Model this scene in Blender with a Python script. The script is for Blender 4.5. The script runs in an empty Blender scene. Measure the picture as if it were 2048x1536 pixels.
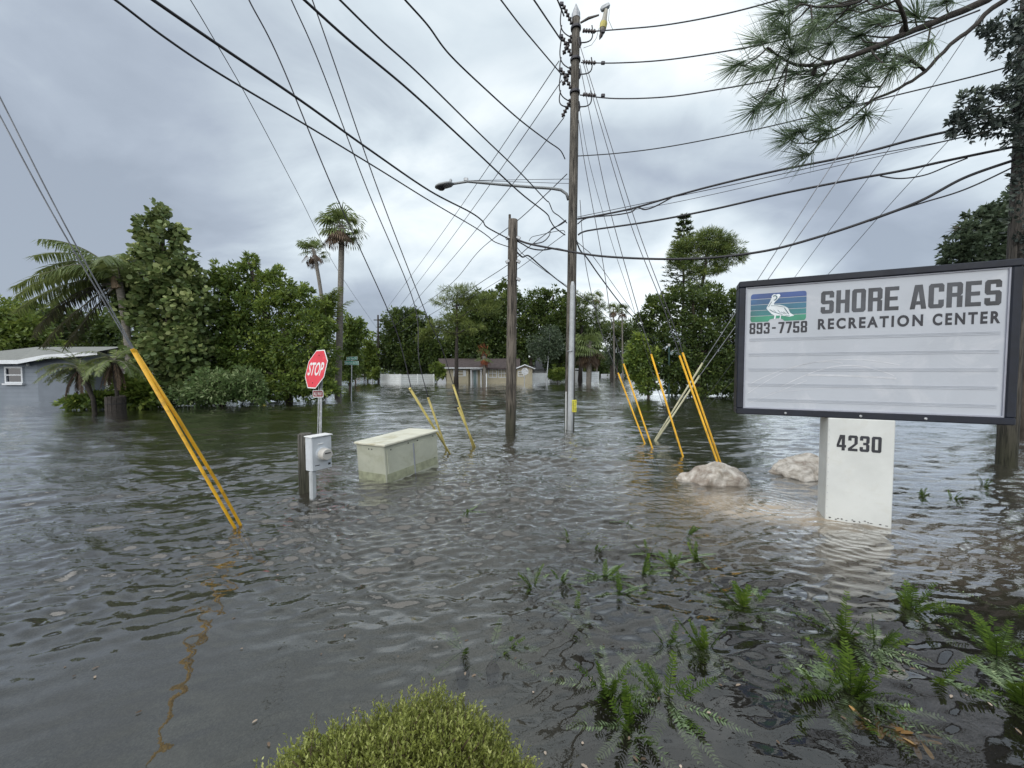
import bpy, math, random
import numpy as np
from mathutils import Vector, Matrix

random.seed(7); RNG = np.random.default_rng(7)
S = bpy.context.scene
COL = S.collection
# ------------------------------------------------------------------ camera
FP = 744.0                      # focal length in pixels of the 2048 px wide photograph
PITCH = math.radians(2.23); H = 1.5
cam_d = bpy.data.cameras.new('camera'); cam = bpy.data.objects.new('camera', cam_d); COL.objects.link(cam)
cam_d.sensor_width = 36.0; cam_d.lens = 36.0 * FP / 2048; cam_d.clip_start = 0.05; cam_d.clip_end = 6000
cam.location = (0, 0, H); cam.rotation_euler = (math.radians(90) - PITCH, 0, 0)
S.camera = cam
# ------------------------------------------------------------------ world
SUN_EL, SUN_AZ = math.radians(40), math.radians(208)      # azimuth clockwise from +Y
world = bpy.data.worlds.new('World'); S.world = world; world.use_nodes = True
nt = world.node_tree; nt.nodes.clear()
class NT:
    def __init__(s, t): s.t = t
    def n(s, typ, **kw):
        nd = s.t.nodes.new(typ)
        for k, v in kw.items():
            if k == 'inp':
                for a, b in v.items():
                    if isinstance(b, bpy.types.NodeSocket): s.t.links.new(b, nd.inputs[a])
                    else: nd.inputs[a].default_value = b
            else: setattr(nd, k, v)
        return nd
    def m(s, op, a, b=None, c=None, clamp=False):
        nd = s.t.nodes.new('ShaderNodeMath'); nd.operation = op; nd.use_clamp = clamp
        for i, v in enumerate((a, b, c)):
            if v is None: continue
            if isinstance(v, bpy.types.NodeSocket): s.t.links.new(v, nd.inputs[i])
            else: nd.inputs[i].default_value = v
        return nd.outputs[0]
    def noise(s, vec, scale, detail=4, rough=.55, dist=0.0, dims='3D'):
        nd = s.n('ShaderNodeTexNoise', noise_dimensions=dims, inp={'Scale': scale, 'Detail': detail, 'Roughness': rough, 'Distortion': dist})
        if vec is not None: s.t.links.new(vec, nd.inputs['Vector'])
        return nd.outputs[0]
    def mapr(s, v, a, b, c=0.0, d=1.0, smooth=True):
        nd = s.n('ShaderNodeMapRange', interpolation_type='SMOOTHSTEP' if smooth else 'LINEAR', inp={'From Min': a, 'From Max': b, 'To Min': c, 'To Max': d})
        s.t.links.new(v, nd.inputs['Value']); return nd.outputs[0]
    def mix(s, f, a, b, bt='MIX'):
        nd = s.t.nodes.new('ShaderNodeMix'); nd.data_type = 'RGBA'; nd.blend_type = bt
        for i, v in ((0, f), (6, a), (7, b)):
            if isinstance(v, bpy.types.NodeSocket): s.t.links.new(v, nd.inputs[i])
            else: nd.inputs[i].default_value = (v if i == 0 else tuple(v) + (1,) if len(v) == 3 else v)
        return nd.outputs[2]
    def ramp(s, v, stops):
        nd = s.t.nodes.new('ShaderNodeValToRGB'); s.t.links.new(v, nd.inputs[0]); cr = nd.color_ramp
        while len(cr.elements) < len(stops): cr.elements.new(0.5)
        for e, (p, c) in zip(cr.elements, stops): e.position = p; e.color = tuple(c) + (1,)
        return nd.outputs[0]
w = NT(nt)
tc = w.n('ShaderNodeTexCoord')
sep = w.n('ShaderNodeSeparateXYZ', inp={0: tc.outputs['Generated']})
zc = w.m('ADD', w.m('MAXIMUM', sep.outputs[2], 0.0), 0.42)
u = w.m('DIVIDE', sep.outputs[0], zc); v = w.m('DIVIDE', sep.outputs[1], zc)
comb = w.n('ShaderNodeCombineXYZ', inp={0: u, 1: v, 2: 0.0}).outputs[0]
mp = w.n('ShaderNodeMapping', inp={'Vector': comb, 'Rotation': (0, 0, math.radians(28)), 'Scale': (1.05, 1.5, 1), 'Location': (3.1, 1.7, 0)}).outputs[0]
big = w.noise(mp, 0.72, 3, .45, .5); fine = w.noise(mp, 4.5, 7, .55, .3); wisp = w.noise(mp, 2.0, 7, .52, .9)
c = w.m('ADD', w.m('MULTIPLY', big, 2.0), w.m('ADD', w.m('MULTIPLY', fine, .20), w.m('MULTIPLY', wisp, .60)))
c = w.m('SUBTRACT', c, .89)
# the bright part of the overcast: high above, a little right of the middle
dotp = w.n('ShaderNodeVectorMath', operation='DOT_PRODUCT', inp={0: tc.outputs['Generated'], 1: Vector((.26, .62, .74)).normalized()}).outputs['Value']
glow = w.mapr(dotp, .45, 1.0, -.11, .12)
c = w.m('ADD', c, glow)
hor = w.mapr(sep.outputs[2], 0.0, .35, -.035, 0.0)
c = w.m('ADD', c, hor)
cl = w.ramp(c, [(.26, (2.65, 3.05, 3.65)), (.38, (3.15, 3.60, 4.25)), (.50, (4.0, 4.55, 5.10)), (.62, (5.2, 5.85, 6.3)), (.80, (7.3, 7.8, 8.0))])
for e in []: pass
sky = w.n('ShaderNodeTexSky', sky_type='NISHITA', sun_disc=False, sun_elevation=SUN_EL, sun_rotation=SUN_AZ, air_density=1.0, dust_density=2.0)
skyc = w.mix(.92, sky.outputs[0], cl)
bg = w.n('ShaderNodeBackground', inp={'Color': skyc, 'Strength': .1})
out = w.n('ShaderNodeOutputWorld', inp={0: bg.outputs[0]})
# ------------------------------------------------------------------ sun (thin overcast: soft)
sd = bpy.data.lights.new('sun', 'SUN'); sd.energy = 2.4; sd.angle = math.radians(100); sd.color = (1, .96, .9)
sun = bpy.data.objects.new('sun', sd); COL.objects.link(sun)
sdir = Vector((math.sin(SUN_AZ) * math.cos(SUN_EL), math.cos(SUN_AZ) * math.cos(SUN_EL), math.sin(SUN_EL)))
sun.rotation_euler = sdir.to_track_quat('Z', 'Y').to_euler()
S.view_settings.view_transform = 'Standard'; S.view_settings.look = 'None'
S.view_settings.exposure = 0.56; S.view_settings.gamma = 1.0; S.view_settings.use_curve_mapping = False
S.cycles.max_bounces = 8; S.cycles.transparent_max_bounces = 12; S.cycles.caustics_reflective = False; S.cycles.caustics_refractive = False

# ------------------------------------------------------------------ survey helpers (pixel of the photo -> point in the place)
CA, SA = math.cos(PITCH), math.sin(PITCH)
def ray(px, py):
    dx, dy = (px - 1024) / FP, (768 - py) / FP
    return Vector((dx, CA + dy * SA, -SA + dy * CA))
def W(px, py, Y):
    r = ray(px, py); t = Y / r.y; return Vector((r.x * t, Y, H + r.z * t))
def G(px, py, z=0.0):
    r = ray(px, py); t = (z - H) / r.z; return Vector((r.x * t, r.y * t, z))
def WP(px, py, A, B):
    """point of the vertical plane through A and B seen at a pixel"""
    r = ray(px, py); nx, ny = B[1] - A[1], -(B[0] - A[0])
    t = (A[0] * nx + A[1] * ny) / (r.x * nx + r.y * ny); return Vector((r.x * t, r.y * t, H + r.z * t))

# ------------------------------------------------------------------ mesh + object helpers
class MB:
    def __init__(s): s.v = []; s.f = []
    def add(s, vs, fs):
        b = len(s.v); s.v += [tuple(p) for p in vs]; s.f += [tuple(b + i for i in f) for f in fs]; return s
    def box(s, c, d, M=None):
        x, y, z = d[0] / 2, d[1] / 2, d[2] / 2; c = Vector(c)
        vs = [Vector(p) for p in ((-x,-y,-z),(x,-y,-z),(x,y,-z),(-x,y,-z),(-x,-y,z),(x,-y,z),(x,y,z),(-x,y,z))]
        vs = [c + (M @ p if M else p) for p in vs]
        return s.add(vs, [(0,3,2,1),(4,5,6,7),(0,1,5,4),(1,2,6,5),(2,3,7,6),(3,0,4,7)])
    def bbox(s, c, d, M=None, r=.01):
        """box with chamfered vertical and horizontal edges"""
        x, y, z = d[0] / 2, d[1] / 2, d[2] / 2; r = min(r, x*.45, y*.45, z*.45); c = Vector(c)
        ring = [(x-r,-y),(x,-y+r),(x,y-r),(x-r,y),(-x+r,y),(-x,y-r),(-x,-y+r),(-x+r,-y)]
        k = [(a*(1-r/x), b*(1-r/y)) for a, b in ring]
        vs = [(a,b,-z) for a,b in k] + [(a,b,-z+r) for a,b in ring] + [(a,b,z-r) for a,b in ring] + [(a,b,z) for a,b in k]
        vs = [c + (M @ Vector(p) if M else Vector(p)) for p in vs]; fs = [tuple(range(7,-1,-1)), tuple(range(24,32))]
        for l in range(3):
            for i in range(8): j = (i+1) % 8; fs.append((l*8+i, l*8+j, l*8+8+j, l*8+8+i))
        return s.add(vs, fs)
    def tube(s, pts, r, n=8, cap=True):
        pts = [Vector(p) for p in pts]; m = len(pts); rr = r if isinstance(r, (list, tuple)) else [r] * m
        vs = []; up = None
        for i, p in enumerate(pts):
            t = (pts[min(i+1, m-1)] - pts[max(i-1, 0)]).normalized()
            if up is None: up = Vector((1,0,0)) if abs(t.x) < .8 else Vector((0,0,1))
            a = (up - t * up.dot(t)).normalized(); up = a; b = t.cross(a)
            for k in range(n):
                an = 2 * math.pi * k / n; vs.append(p + (a * math.cos(an) + b * math.sin(an)) * rr[i])
        fs = [(i*n+k, i*n+(k+1) % n, (i+1)*n+(k+1) % n, (i+1)*n+k) for i in range(m-1) for k in range(n)]
        if cap: fs += [tuple(range(n-1, -1, -1)), tuple((m-1)*n + k for k in range(n))]
        return s.add(vs, fs)
    def lathe(s, c, prof, n=16, M=None):
        vs = []; c = Vector(c)
        for r, z in prof:
            for k in range(n):
                p = Vector((r*math.cos(2*math.pi*k/n), r*math.sin(2*math.pi*k/n), z)); vs.append(c + (M @ p if M else p))
        fs = [(i*n+k, i*n+(k+1) % n, (i+1)*n+(k+1) % n, (i+1)*n+k) for i in range(len(prof)-1) for k in range(n)]
        fs += [tuple(range(n-1,-1,-1)), tuple((len(prof)-1)*n+k for k in range(n))]
        return s.add(vs, fs)
    def prism(s, poly, O, U, V, N, d):
        """flat outline (u,v) pushed from O by depth d along N"""
        a = [O + U*p[0] + V*p[1] for p in poly]; b = [q + N*d for q in a]; n = len(a)
        return s.add(a + b, [tuple(range(n-1,-1,-1)), tuple(range(n, 2*n))] + [(i, (i+1) % n, n+(i+1) % n, n+i) for i in range(n)])
    def mesh(s, name, smooth=False):
        me = bpy.data.meshes.new(name); me.from_pydata(s.v, [], s.f); me.update()
        if smooth: me.polygons.foreach_set('use_smooth', [True]*len(me.polygons))
        return me
def link(name, me, mat, parent=None):
    o = bpy.data.objects.new(name, me); COL.objects.link(o)
    if mat is not None:
        me.materials.clear(); me.materials.append(mat)
    if parent is not None:
        o.parent = parent
        w_ = Vector(parent.location); q = parent.parent
        while q is not None: w_ = w_ + Vector(q.location); q = q.parent
        o.location = -w_
    return o
def obj(name, mb, mat, parent=None, smooth=False): return link(name, mb.mesh(name, smooth), mat, parent)
def tag(o, label=None, cat=None, group=None, kind=None):
    if label: o['label'] = label
    if cat: o['category'] = cat
    if group: o['group'] = group
    if kind: o['kind'] = kind
    return o
def thing(name, label, cat, loc=(0,0,0), group=None):
    o = bpy.data.objects.new(name, None); o.empty_display_size = .1; COL.objects.link(o); o.location = loc
    return tag(o, label, cat, group)

# ------------------------------------------------------------------ materials
MATS = {}
def mat(name, col, rough=.6, metal=0.0, var=.12, nscale=6.0, bump=0.0, bscale=40.0, stain=None, stretch=(1,1,1), spec=.5, stain_amt=.6, stain_scale=3.0):
    if name in MATS: return MATS[name]
    m_ = bpy.data.materials.new(name); m_.use_nodes = True; t = NT(m_.node_tree); b = m_.node_tree.nodes['Principled BSDF']
    tcn = t.n('ShaderNodeNewGeometry').outputs['Position']
    mp_ = t.n('ShaderNodeMapping', inp={'Vector': tcn, 'Scale': stretch}).outputs[0]
    no = t.noise(mp_, nscale, 6, .6)
    f = t.mapr(no, .3, .7)
    c1 = [max(0, x*(1-var*1.6)) for x in col]; c2 = [min(1, x*(1+var)) for x in col]
    cc = t.mix(f, c1, c2)
    if stain:
        s2 = t.mapr(t.noise(mp_, stain_scale, 7, .68, .6), .5, .66, 0, stain_amt); cc = t.mix(s2, cc, stain)
    m_.node_tree.links.new(cc, b.inputs['Base Color'])
    b.inputs['Roughness'].default_value = rough; b.inputs['Metallic'].default_value = metal; b.inputs['Specular IOR Level'].default_value = spec
    if bump:
        bn = t.noise(mp_, bscale, 5, .6); bp = t.n('ShaderNodeBump', inp={'Strength': 1.0, 'Distance': bump, 'Height': bn})
        m_.node_tree.links.new(bp.outputs[0], b.inputs['Normal'])
    MATS[name] = m_; return m_
def leafmat(name, dark, mid, light, rough=.45, trans=.3, spec=.35):
    m_ = bpy.data.materials.new(name); m_.use_nodes = True; t = NT(m_.node_tree); tr = m_.node_tree
    b = tr.nodes['Principled BSDF']; o = tr.nodes['Material Output']
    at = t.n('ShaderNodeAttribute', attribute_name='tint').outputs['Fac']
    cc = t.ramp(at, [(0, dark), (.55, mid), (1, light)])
    tr.links.new(cc, b.inputs['Base Color']); b.inputs['Roughness'].default_value = rough; b.inputs['Specular IOR Level'].default_value = spec
    tl = t.n('ShaderNodeBsdfTranslucent', inp={'Color': t.mix(.5, cc, light)})
    mx = t.n('ShaderNodeMixShader', inp={0: trans, 1: b.outputs[0], 2: tl.outputs[0]}); tr.links.new(mx.outputs[0], o.inputs[0])
    return m_
def wood(name, a, b_, sc=1.0):
    m_ = bpy.data.materials.new(name); m_.use_nodes = True; t = NT(m_.node_tree); tr = m_.node_tree; b = tr.nodes['Principled BSDF']
    p = t.n('ShaderNodeNewGeometry').outputs['Position']
    mp_ = t.n('ShaderNodeMapping', inp={'Vector': p, 'Scale': (1,1,.045)}).outputs[0]
    g = t.noise(mp_, 60*sc, 6, .65, .4); g2 = t.noise(mp_, 18*sc, 4, .6, .3); big_ = t.noise(p, 1.6, 4, .6)
    f = t.m('ADD', t.m('MULTIPLY', g, .5), t.m('ADD', t.m('MULTIPLY', g2, .3), t.m('MULTIPLY', big_, .25)))
    cc = t.mix(t.mapr(f, .38, .66), a, b_)
    z = t.n('ShaderNodeSeparateXYZ', inp={0: p}).outputs[2]
    wet = t.mapr(t.m('ADD', z, t.m('MULTIPLY', g2, .3)), .12, 1.3, .9, 0)      # wet, algae-covered foot just above the flood line
    cc = t.mix(wet, cc, (.030, .032, .016))
    tr.links.new(cc, b.inputs['Base Color']); b.inputs['Roughness'].default_value = .85
    cr = t.mapr(g, .33, .47)
    cc = t.mix(t.m('MULTIPLY', t.mapr(g2, .40, .30), .8), cc, (.012,.010,.008)); tr.links.new(cc, b.inputs['Base Color'])
    bp = t.n('ShaderNodeBump', inp={'Strength': 1.0, 'Distance': .03, 'Height': t.m('ADD', t.m('MULTIPLY', cr, .6), g2)}); tr.links.new(bp.outputs[0], b.inputs['Normal'])
    return m_
M_pole = wood('weathered_wood', (.028, .025, .021), (.185, .17, .145)); M_pole2 = wood('weathered_wood_warm', (.026, .022, .018), (.185, .162, .135), .8)
M_vpole = wood('dark_wet_wood', (.022,.020,.018), (.105,.095,.082), 1.0); M_post = wood('grey_post_wood', (.05, .05, .045), (.22, .21, .19), 1.6)
M_bark = mat('bark', (.075, .062, .05), .9, 0, .4, 9, .03, 22, stretch=(1,1,.3)); M_palmbark = mat('palm_bark', (.21, .195, .17), .9, 0, .3, 14, .02, 30, stretch=(.4,.4,3))
M_darkbark = mat('dark_bark', (.035, .03, .026), .9, 0, .3, 9, .02, 22)
M_black = mat('black_cable', (.012, .013, .018), .5, 0, .1); M_wire = mat('dull_wire', (.045, .045, .055), .5, .3, .1)
M_steelw = mat('steel_strand', (.20, .21, .23), .45, .6, .2)
M_galv = mat('galvanized_steel', (.34, .36, .38), .42, .7, .15, 12, stain=(.2,.18,.15), stain_amt=.3)
M_yellow = mat('yellow_plastic', (.74, .41, .018), .55, 0, .10, 5, stain=(.40,.22,.02), stain_amt=.7, stain_scale=9)
M_paleyellow = mat('faded_yellow_plastic', (.50, .42, .13), .5, 0, .14, 5, stain=(.22,.19,.08), stain_amt=.5)
M_palecream = mat('bleached_plastic', (.50, .49, .33), .5, 0, .14, 5, stain=(.26,.25,.15), stain_amt=.5)
M_white = mat('white_paint', (.58, .605, .595), .5, 0, .05, 3, .0012, 160, stain=(.5,.5,.45), stain_amt=.25, stain_scale=7)
M_vinyl = mat('white_vinyl', (.72, .76, .77), .45, 0, .05, 2, stain=(.5,.54,.5), stain_amt=.3)
M_navy = mat('navy_frame', (.007, .010, .019), .5, 0, .2, 8, stain=(.022,.026,.034), stain_amt=.5, spec=.3)
M_ink = mat('black_print', (.010, .012, .020), .5, 0, .2); M_inkf = mat('faded_black_print', (.040, .045, .055), .5, 0, .5, 2.5)
M_glass_face = mat('sign_face_white', (.365, .40, .455), .12, 0, .05, 1.2, stain=(.52,.54,.58), stain_amt=.3)
M_letter_grey = mat('track_grey', (.30, .32, .38), .4, 0, .05)
M_grn = mat('sign_green', (.02, .25, .19), .45, 0, .1); M_wht = mat('sign_white', (.70, .72, .72), .45, 0, .05)
M_red = mat('sign_red', (.62, .035, .055), .42, 0, .08, 4, stain=(.70,.10,.12), stain_amt=.6, stain_scale=5); M_dred = mat('plaque_red', (.19, .012, .022), .45, 0, .1)
M_cab = mat('cabinet_green_grey', (.43, .45, .37), .5, 0, .07, 3, stain=(.33,.34,.25), stain_amt=.55, stain_scale=4)
M_lid = mat('cabinet_lid', (.60, .60, .50), .5, 0, .07, 4, stain=(.38,.35,.22), stain_amt=.7, stain_scale=5, stretch=(.6,1,1))
M_hole = mat('dark_hole', (.01,.01,.01), .8); M_meter = mat('meter_grey', (.52, .56, .60), .4, 0, .05, 8, stain=(.40,.43,.44), stain_amt=.4)
M_mcover = mat('meter_cover', (.50, .49, .46), .3, 0, .06); M_conduit = mat('grey_conduit', (.42, .45, .47), .5, 0, .08)
M_rock = None
M_hwall = mat('grey_blue_wall', (.215, .25, .295), .85, 0, .05, 2, .003, 60); M_hroof = mat('roof_grey', (.19, .20, .19), .9, 0, .1, 6, .01, 60)
M_trim = mat('white_trim', (.66, .70, .74), .6, 0, .04); M_glass = mat('dark_window_glass', (.008, .012, .022), .08, 0, .1)
M_gdoor = mat('garage_white', (.58, .60, .57), .6, 0, .05); M_cream = mat('cream_siding', (.50, .46, .34), .8, 0, .06, 3); M_shing = mat('brown_shingle', (.075, .06, .06), .9, 0, .25, 4, .02, 20)
M_door = mat('pale_blue_door', (.22, .32, .34), .5, 0, .06); M_lampb = mat('lamp_grey', (.25, .27, .28), .5, .3, .1); M_yeltag = mat('yellow_tag', (.72, .68, .06), .5, 0, .06)
M_porc = mat('brown_porcelain', (.045, .035, .035), .25, 0, .2); M_whiteporc = mat('tan_arrester', (.36, .35, .30), .5, 0, .1)

def leaf_mesh(name, P, D, N, L, Wd, tint, tmpl):
    """many leaves as one mesh: P base points, D directions, N normals, template points (along, side, lift)"""
    n, k = len(P), len(tmpl); D = D / np.linalg.norm(D, axis=1, keepdims=True)
    Sd = np.cross(D, N); Sd /= (np.linalg.norm(Sd, axis=1, keepdims=True) + 1e-9); Nn = np.cross(Sd, D)
    T = np.array(tmpl); L = np.broadcast_to(L, (n,)); Wd = np.broadcast_to(Wd, (n,))
    V = (P[:,None,:] + D[:,None,:]*(T[None,:,0,None]*L[:,None,None]) + Sd[:,None,:]*(T[None,:,1,None]*Wd[:,None,None]) + Nn[:,None,:]*(T[None,:,2,None]*L[:,None,None])).reshape(-1, 3)
    me = bpy.data.meshes.new(name); me.vertices.add(n*k); me.vertices.foreach_set('co', V.astype(np.float32).ravel())
    me.loops.add(n*k); me.loops.foreach_set('vertex_index', np.arange(n*k, dtype=np.int32))
    me.polygons.add(n); me.polygons.foreach_set('loop_start', np.arange(0, n*k, k, dtype=np.int32)); me.polygons.foreach_set('loop_total', np.full(n, k, dtype=np.int32))
    me.update(calc_edges=True)
    a = me.attributes.new('tint', 'FLOAT', 'POINT'); a.data.foreach_set('value', np.repeat(np.clip(tint, 0, 1), k).astype(np.float32))
    return me
RHOMB = [(0,0,0),(.45,.5,.06),(1,0,-.05),(.45,-.5,.06)]
ROUND = [(0,0,0),(.25,.45,.05),(.7,.48,.05),(1,0,-.05),(.7,-.48,.05),(.25,-.45,.05)]
NEEDLE = [(0,.5,0),(.6,.45,.03),(1,0,0),(0,-.5,0)]
def unit(n):
    a = RNG.normal(size=(n,3)); return a / np.linalg.norm(a, axis=1, keepdims=True)
def cloud(name, blobs, n, L, Wd, tmpl=RHOMB, clump=.3, per=26, up=.35, fill=.35, droop=0.0, wind=(0,0,0), light=0.0):
    """blobs: (cx,cy,cz,rx,ry,rz). Leaves gather in clumps spread through each blob, denser towards its skin"""
    B = np.array(blobs, float); ar = (B[:,3]*B[:,5]) ; ar = ar/ar.sum(); nc = max(8, n//per)
    bi = RNG.choice(len(B), nc, p=ar); d = unit(nc); r = np.where(RNG.random(nc) < fill, RNG.random(nc)**.5*.7, .72+.3*RNG.random(nc))
    C = B[bi,:3] + d*r[:,None]*B[bi,3:6]; cs = B[bi,3:6]*clump*(.6+.8*RNG.random(nc))[:,None]
    ci = RNG.integers(0, nc, n); o = unit(n)*(RNG.random(n)**.45)[:,None]
    P = C[ci] + o*cs[ci]; outw = d[ci]*.8 + o*.8
    D = outw + unit(n)*.8 + np.array([0,0,-droop]) + np.array(wind); N = unit(n)*1.25 + np.array([0,0,up*2]) + outw*.5
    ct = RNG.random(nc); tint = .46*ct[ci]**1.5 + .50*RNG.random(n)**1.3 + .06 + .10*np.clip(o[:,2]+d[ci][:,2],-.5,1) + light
    return leaf_mesh(name, P, D, N, L*(.7+.6*RNG.random(n)), Wd*(.7+.6*RNG.random(n)), tint, tmpl)
def pxblobs(Z, L, dz=.8, jit=1.0):
    out = []
    for q in L:
        px, py, rx, ry = q[:4]; zz = Z + (q[4] if len(q) > 4 else 0); c_ = W(px, py, zz); k = zz/FP
        out.append((c_.x, c_.y, c_.z, rx*k, max(rx,ry)*k*dz, ry*k))
    return out
def trunk_mb(base, pts, r0, r1, n=9):
    pts = [Vector(base)] + [Vector(p) for p in pts]; m = len(pts)
    P = []
    for i in range(m-1):
        for j in range(3):
            q = pts[i].lerp(pts[i+1], j/3); 
            if i+j: q = q + Vector((random.uniform(-1,1), random.uniform(-1,1), 0))*r0*.25
            P.append(q)
    P.append(pts[-1]); k = len(P)
    rr = [r0 + (r1-r0)*(i/(k-1))**.8 for i in range(k)]; rr[0] *= 1.25
    return MB().tube(P, rr, n), P, rr
def tree(name, label, Z, base_px, blobs, n, L, Wd, leafm, tr=.2, barkm=None, tmpl=RHOMB, group=None, cat='tree', limbs=8, crown='crown', fork=None, **kw):
    base = G(base_px, 739 + 1116.0/Z); base = W(base_px, 745, Z); base.z = -.7
    t = thing(name, label, cat, base, group); B = pxblobs(Z, blobs)
    topb = max(B, key=lambda b: b[2]); cen = Vector((sum(b[0] for b in B)/len(B), sum(b[1] for b in B)/len(B), 0))
    fz = fork if fork is not None else max(.6, min(b[2] for b in B))
    f1 = Vector((base.x*.75+cen.x*.25, base.y*.7+cen.y*.3, fz)); top = Vector(topb[:3])
    tm, P, rr = trunk_mb(base, [f1, top], tr, tr*.25); obj('trunk', tm, barkm or M_bark, t, True)
    lm = MB()
    for b in sorted(B, key=lambda b: -b[3]*b[5])[:limbs]:
        q = Vector(b[:3]); s_ = min(P, key=lambda p: (p-q).length + max(0, p.z-q.z)*2); i = P.index(s_)
        mid = s_.lerp(q, .5) + Vector((random.uniform(-.1,.1), random.uniform(-.1,.1), random.uniform(0,.12)))*(q-s_).length
        r_ = rr[i]*.55; lm.tube([s_, mid, q], [r_, r_*.6, r_*.3], 6)
        for e in range(5):
            dd = unit(1)[0]; tip = Vector((b[0]+dd[0]*b[3]*.9, b[1]+dd[1]*b[4]*.9, b[2]+abs(dd[2])*b[5]*.8)); mm = q.lerp(tip, .5) + Vector((0,0,.1*b[5]))
            lm.tube([mid.lerp(q, .3+.12*e), mm, tip], [r_*.4, r_*.22, r_*.08], 5)
    lo = obj('limbs', lm, barkm or M_bark, t, True); lo['kind'] = 'stuff'
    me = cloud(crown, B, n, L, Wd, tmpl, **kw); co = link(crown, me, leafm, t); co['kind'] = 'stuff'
    return t

GA = leafmat('leaf_mid', (0.0396, 0.0705, 0.0186), (0.1114, 0.1762, 0.0403), (0.3233, 0.4027, 0.0850)); GB = leafmat('leaf_dark', (0.0216, 0.0385, 0.0135), (0.0604, 0.0992, 0.0270), (0.1797, 0.2342, 0.0539))
GC = leafmat('leaf_yellowish', (0.0448, 0.0704, 0.0154), (0.1216, 0.1856, 0.0358), (0.3328, 0.3968, 0.0896)); GD = leafmat('leaf_seagrape', (0.0468, 0.0803, 0.0269), (0.1249, 0.1824, 0.0565), (0.4216, 0.4669, 0.2016), .5, .25, .35)
GP = leafmat('pine_needle', (0.0344, 0.0613, 0.0188), (0.0937, 0.1430, 0.0403), (0.2342, 0.2772, 0.0672), .5, .2); GPY = leafmat('pine_needle_pale', (0.0576, 0.0832, 0.0205), (0.1408, 0.1920, 0.0448), (0.2816, 0.3200, 0.0896), .5, .2)
GN = leafmat('near_needle', (0.0495, 0.0825, 0.0495), (0.1210, 0.1815, 0.1045), (0.2420, 0.3190, 0.1760), .4, .2); GV = leafmat('vine_leaf', (0.0243, 0.0324, 0.0324), (0.0607, 0.0810, 0.0729), (0.1519, 0.1924, 0.1418), .4, .12)
GF = leafmat('fern_leaf', (0.0180, 0.0394, 0.0057), (0.0656, 0.1189, 0.0131), (0.1804, 0.2542, 0.0410), .6, .25, .2); GFO = leafmat('fern_submerged', (0.0805, 0.1150, 0.0575), (0.1610, 0.2300, 0.1150), (0.2990, 0.3680, 0.1955), .5, .1)
GH = leafmat('hedge_leaf', (0.0850, 0.1050, 0.0180), (0.2500, 0.2900, 0.0650), (0.5200, 0.5400, 0.2200), .4, .3); GPALM = leafmat('palm_leaf', (0.0608, 0.0949, 0.0350), (0.1624, 0.2181, 0.0735), (0.4060, 0.4553, 0.1573), .45, .25)
GDEAD = leafmat('dead_frond', (0.0640, 0.0448, 0.0320), (0.1536, 0.1088, 0.0768), (0.2816, 0.2048, 0.1280), .8, .1); GRUST = leafmat('rust_frond', (0.1200, 0.0350, 0.0150), (0.2500, 0.0750, 0.0350), (0.3600, 0.1300, 0.0600), .8, .1)
GFL = leafmat('variegated_leaf', (.045,.085,.025), (.11,.18,.06), (.42,.50,.26), .4, .25); GOR = leafmat('orange_leaf', (0.1600, 0.0900, 0.0300), (0.2600, 0.1500, 0.0500), (0.4200, 0.2600, 0.1000), .5, .1)
GGR = leafmat('grey_green_leaf', (0.0333, 0.0538, 0.0333), (0.0768, 0.1126, 0.0666), (0.1664, 0.2112, 0.1280))

# ================================================================== SETTING: bed, water
def grid(name, xs, ys, fz, matr, kind='structure'):
    X, Y = np.meshgrid(xs, ys); Z = fz(X, Y); V = np.stack([X, Y, Z], -1).reshape(-1,3).astype(np.float32); nx, ny = len(xs), len(ys)
    i = np.arange(nx-1)[None,:] + np.arange(ny-1)[:,None]*nx; F = np.stack([i, i+1, i+1+nx, i+nx], -1).reshape(-1,4).astype(np.int32)
    me = bpy.data.meshes.new(name); me.vertices.add(len(V)); me.vertices.foreach_set('co', V.ravel()); me.loops.add(F.size); me.loops.foreach_set('vertex_index', F.ravel())
    me.polygons.add(len(F)); me.polygons.foreach_set('loop_start', np.arange(0, F.size, 4, dtype=np.int32)); me.polygons.foreach_set('loop_total', np.full(len(F), 4, dtype=np.int32))
    me.polygons.foreach_set('use_smooth', np.ones(len(F), dtype=bool)); me.update(calc_edges=True)
    o = link(name, me, matr); o['kind'] = kind; return o
def axis(step0, n, growth, end):
    a = [0.0]; s_ = step0
    while a[-1] < end: a.append(a[-1]+s_); s_ *= growth
    return a
ax = axis(.12, 0, 1.045, 3000); xs = np.array([-q for q in ax[:0:-1]] + ax); ys = np.array([-q for q in axis(.4,0,1.4,2000)[:0:-1]] + ax)
SEDC = G(1500, 1010)
def bedz(X, Y):
    z = -.20 - .35*np.clip((Y-2.2)/4, 0, 1) - .1*np.clip((Y-8)/10, 0, 1)
    z += .03*np.sin(X*2.1+1)*np.sin(Y*1.7) + .012*np.sin(X*9+Y*3)*np.sin(Y*8-X*2)
    z += .16*np.exp(-(((X-SEDC.x-.3)/1.0)**2 + ((Y-SEDC.y)/.8)**2))
    return z
m_ = bpy.data.materials.new('flooded_ground'); m_.use_nodes = True; t = NT(m_.node_tree); b = m_.node_tree.nodes['Principled BSDF']
p = t.n('ShaderNodeNewGeometry').outputs['Position']; sp = t.n('ShaderNodeSeparateXYZ', inp={0: p})
n1 = t.noise(p, 90, 4, .7); n2 = t.noise(p, 3.5, 5, .6, .5); n3 = t.noise(p, 26, 5, .65, .6)
asph = t.mix(t.mapr(n1, .35, .7), (.10,.104,.104), (.20,.206,.204)); asph = t.mix(t.mapr(n2, .35, .7, 0, .5), asph, (.125,.118,.104))
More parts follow.
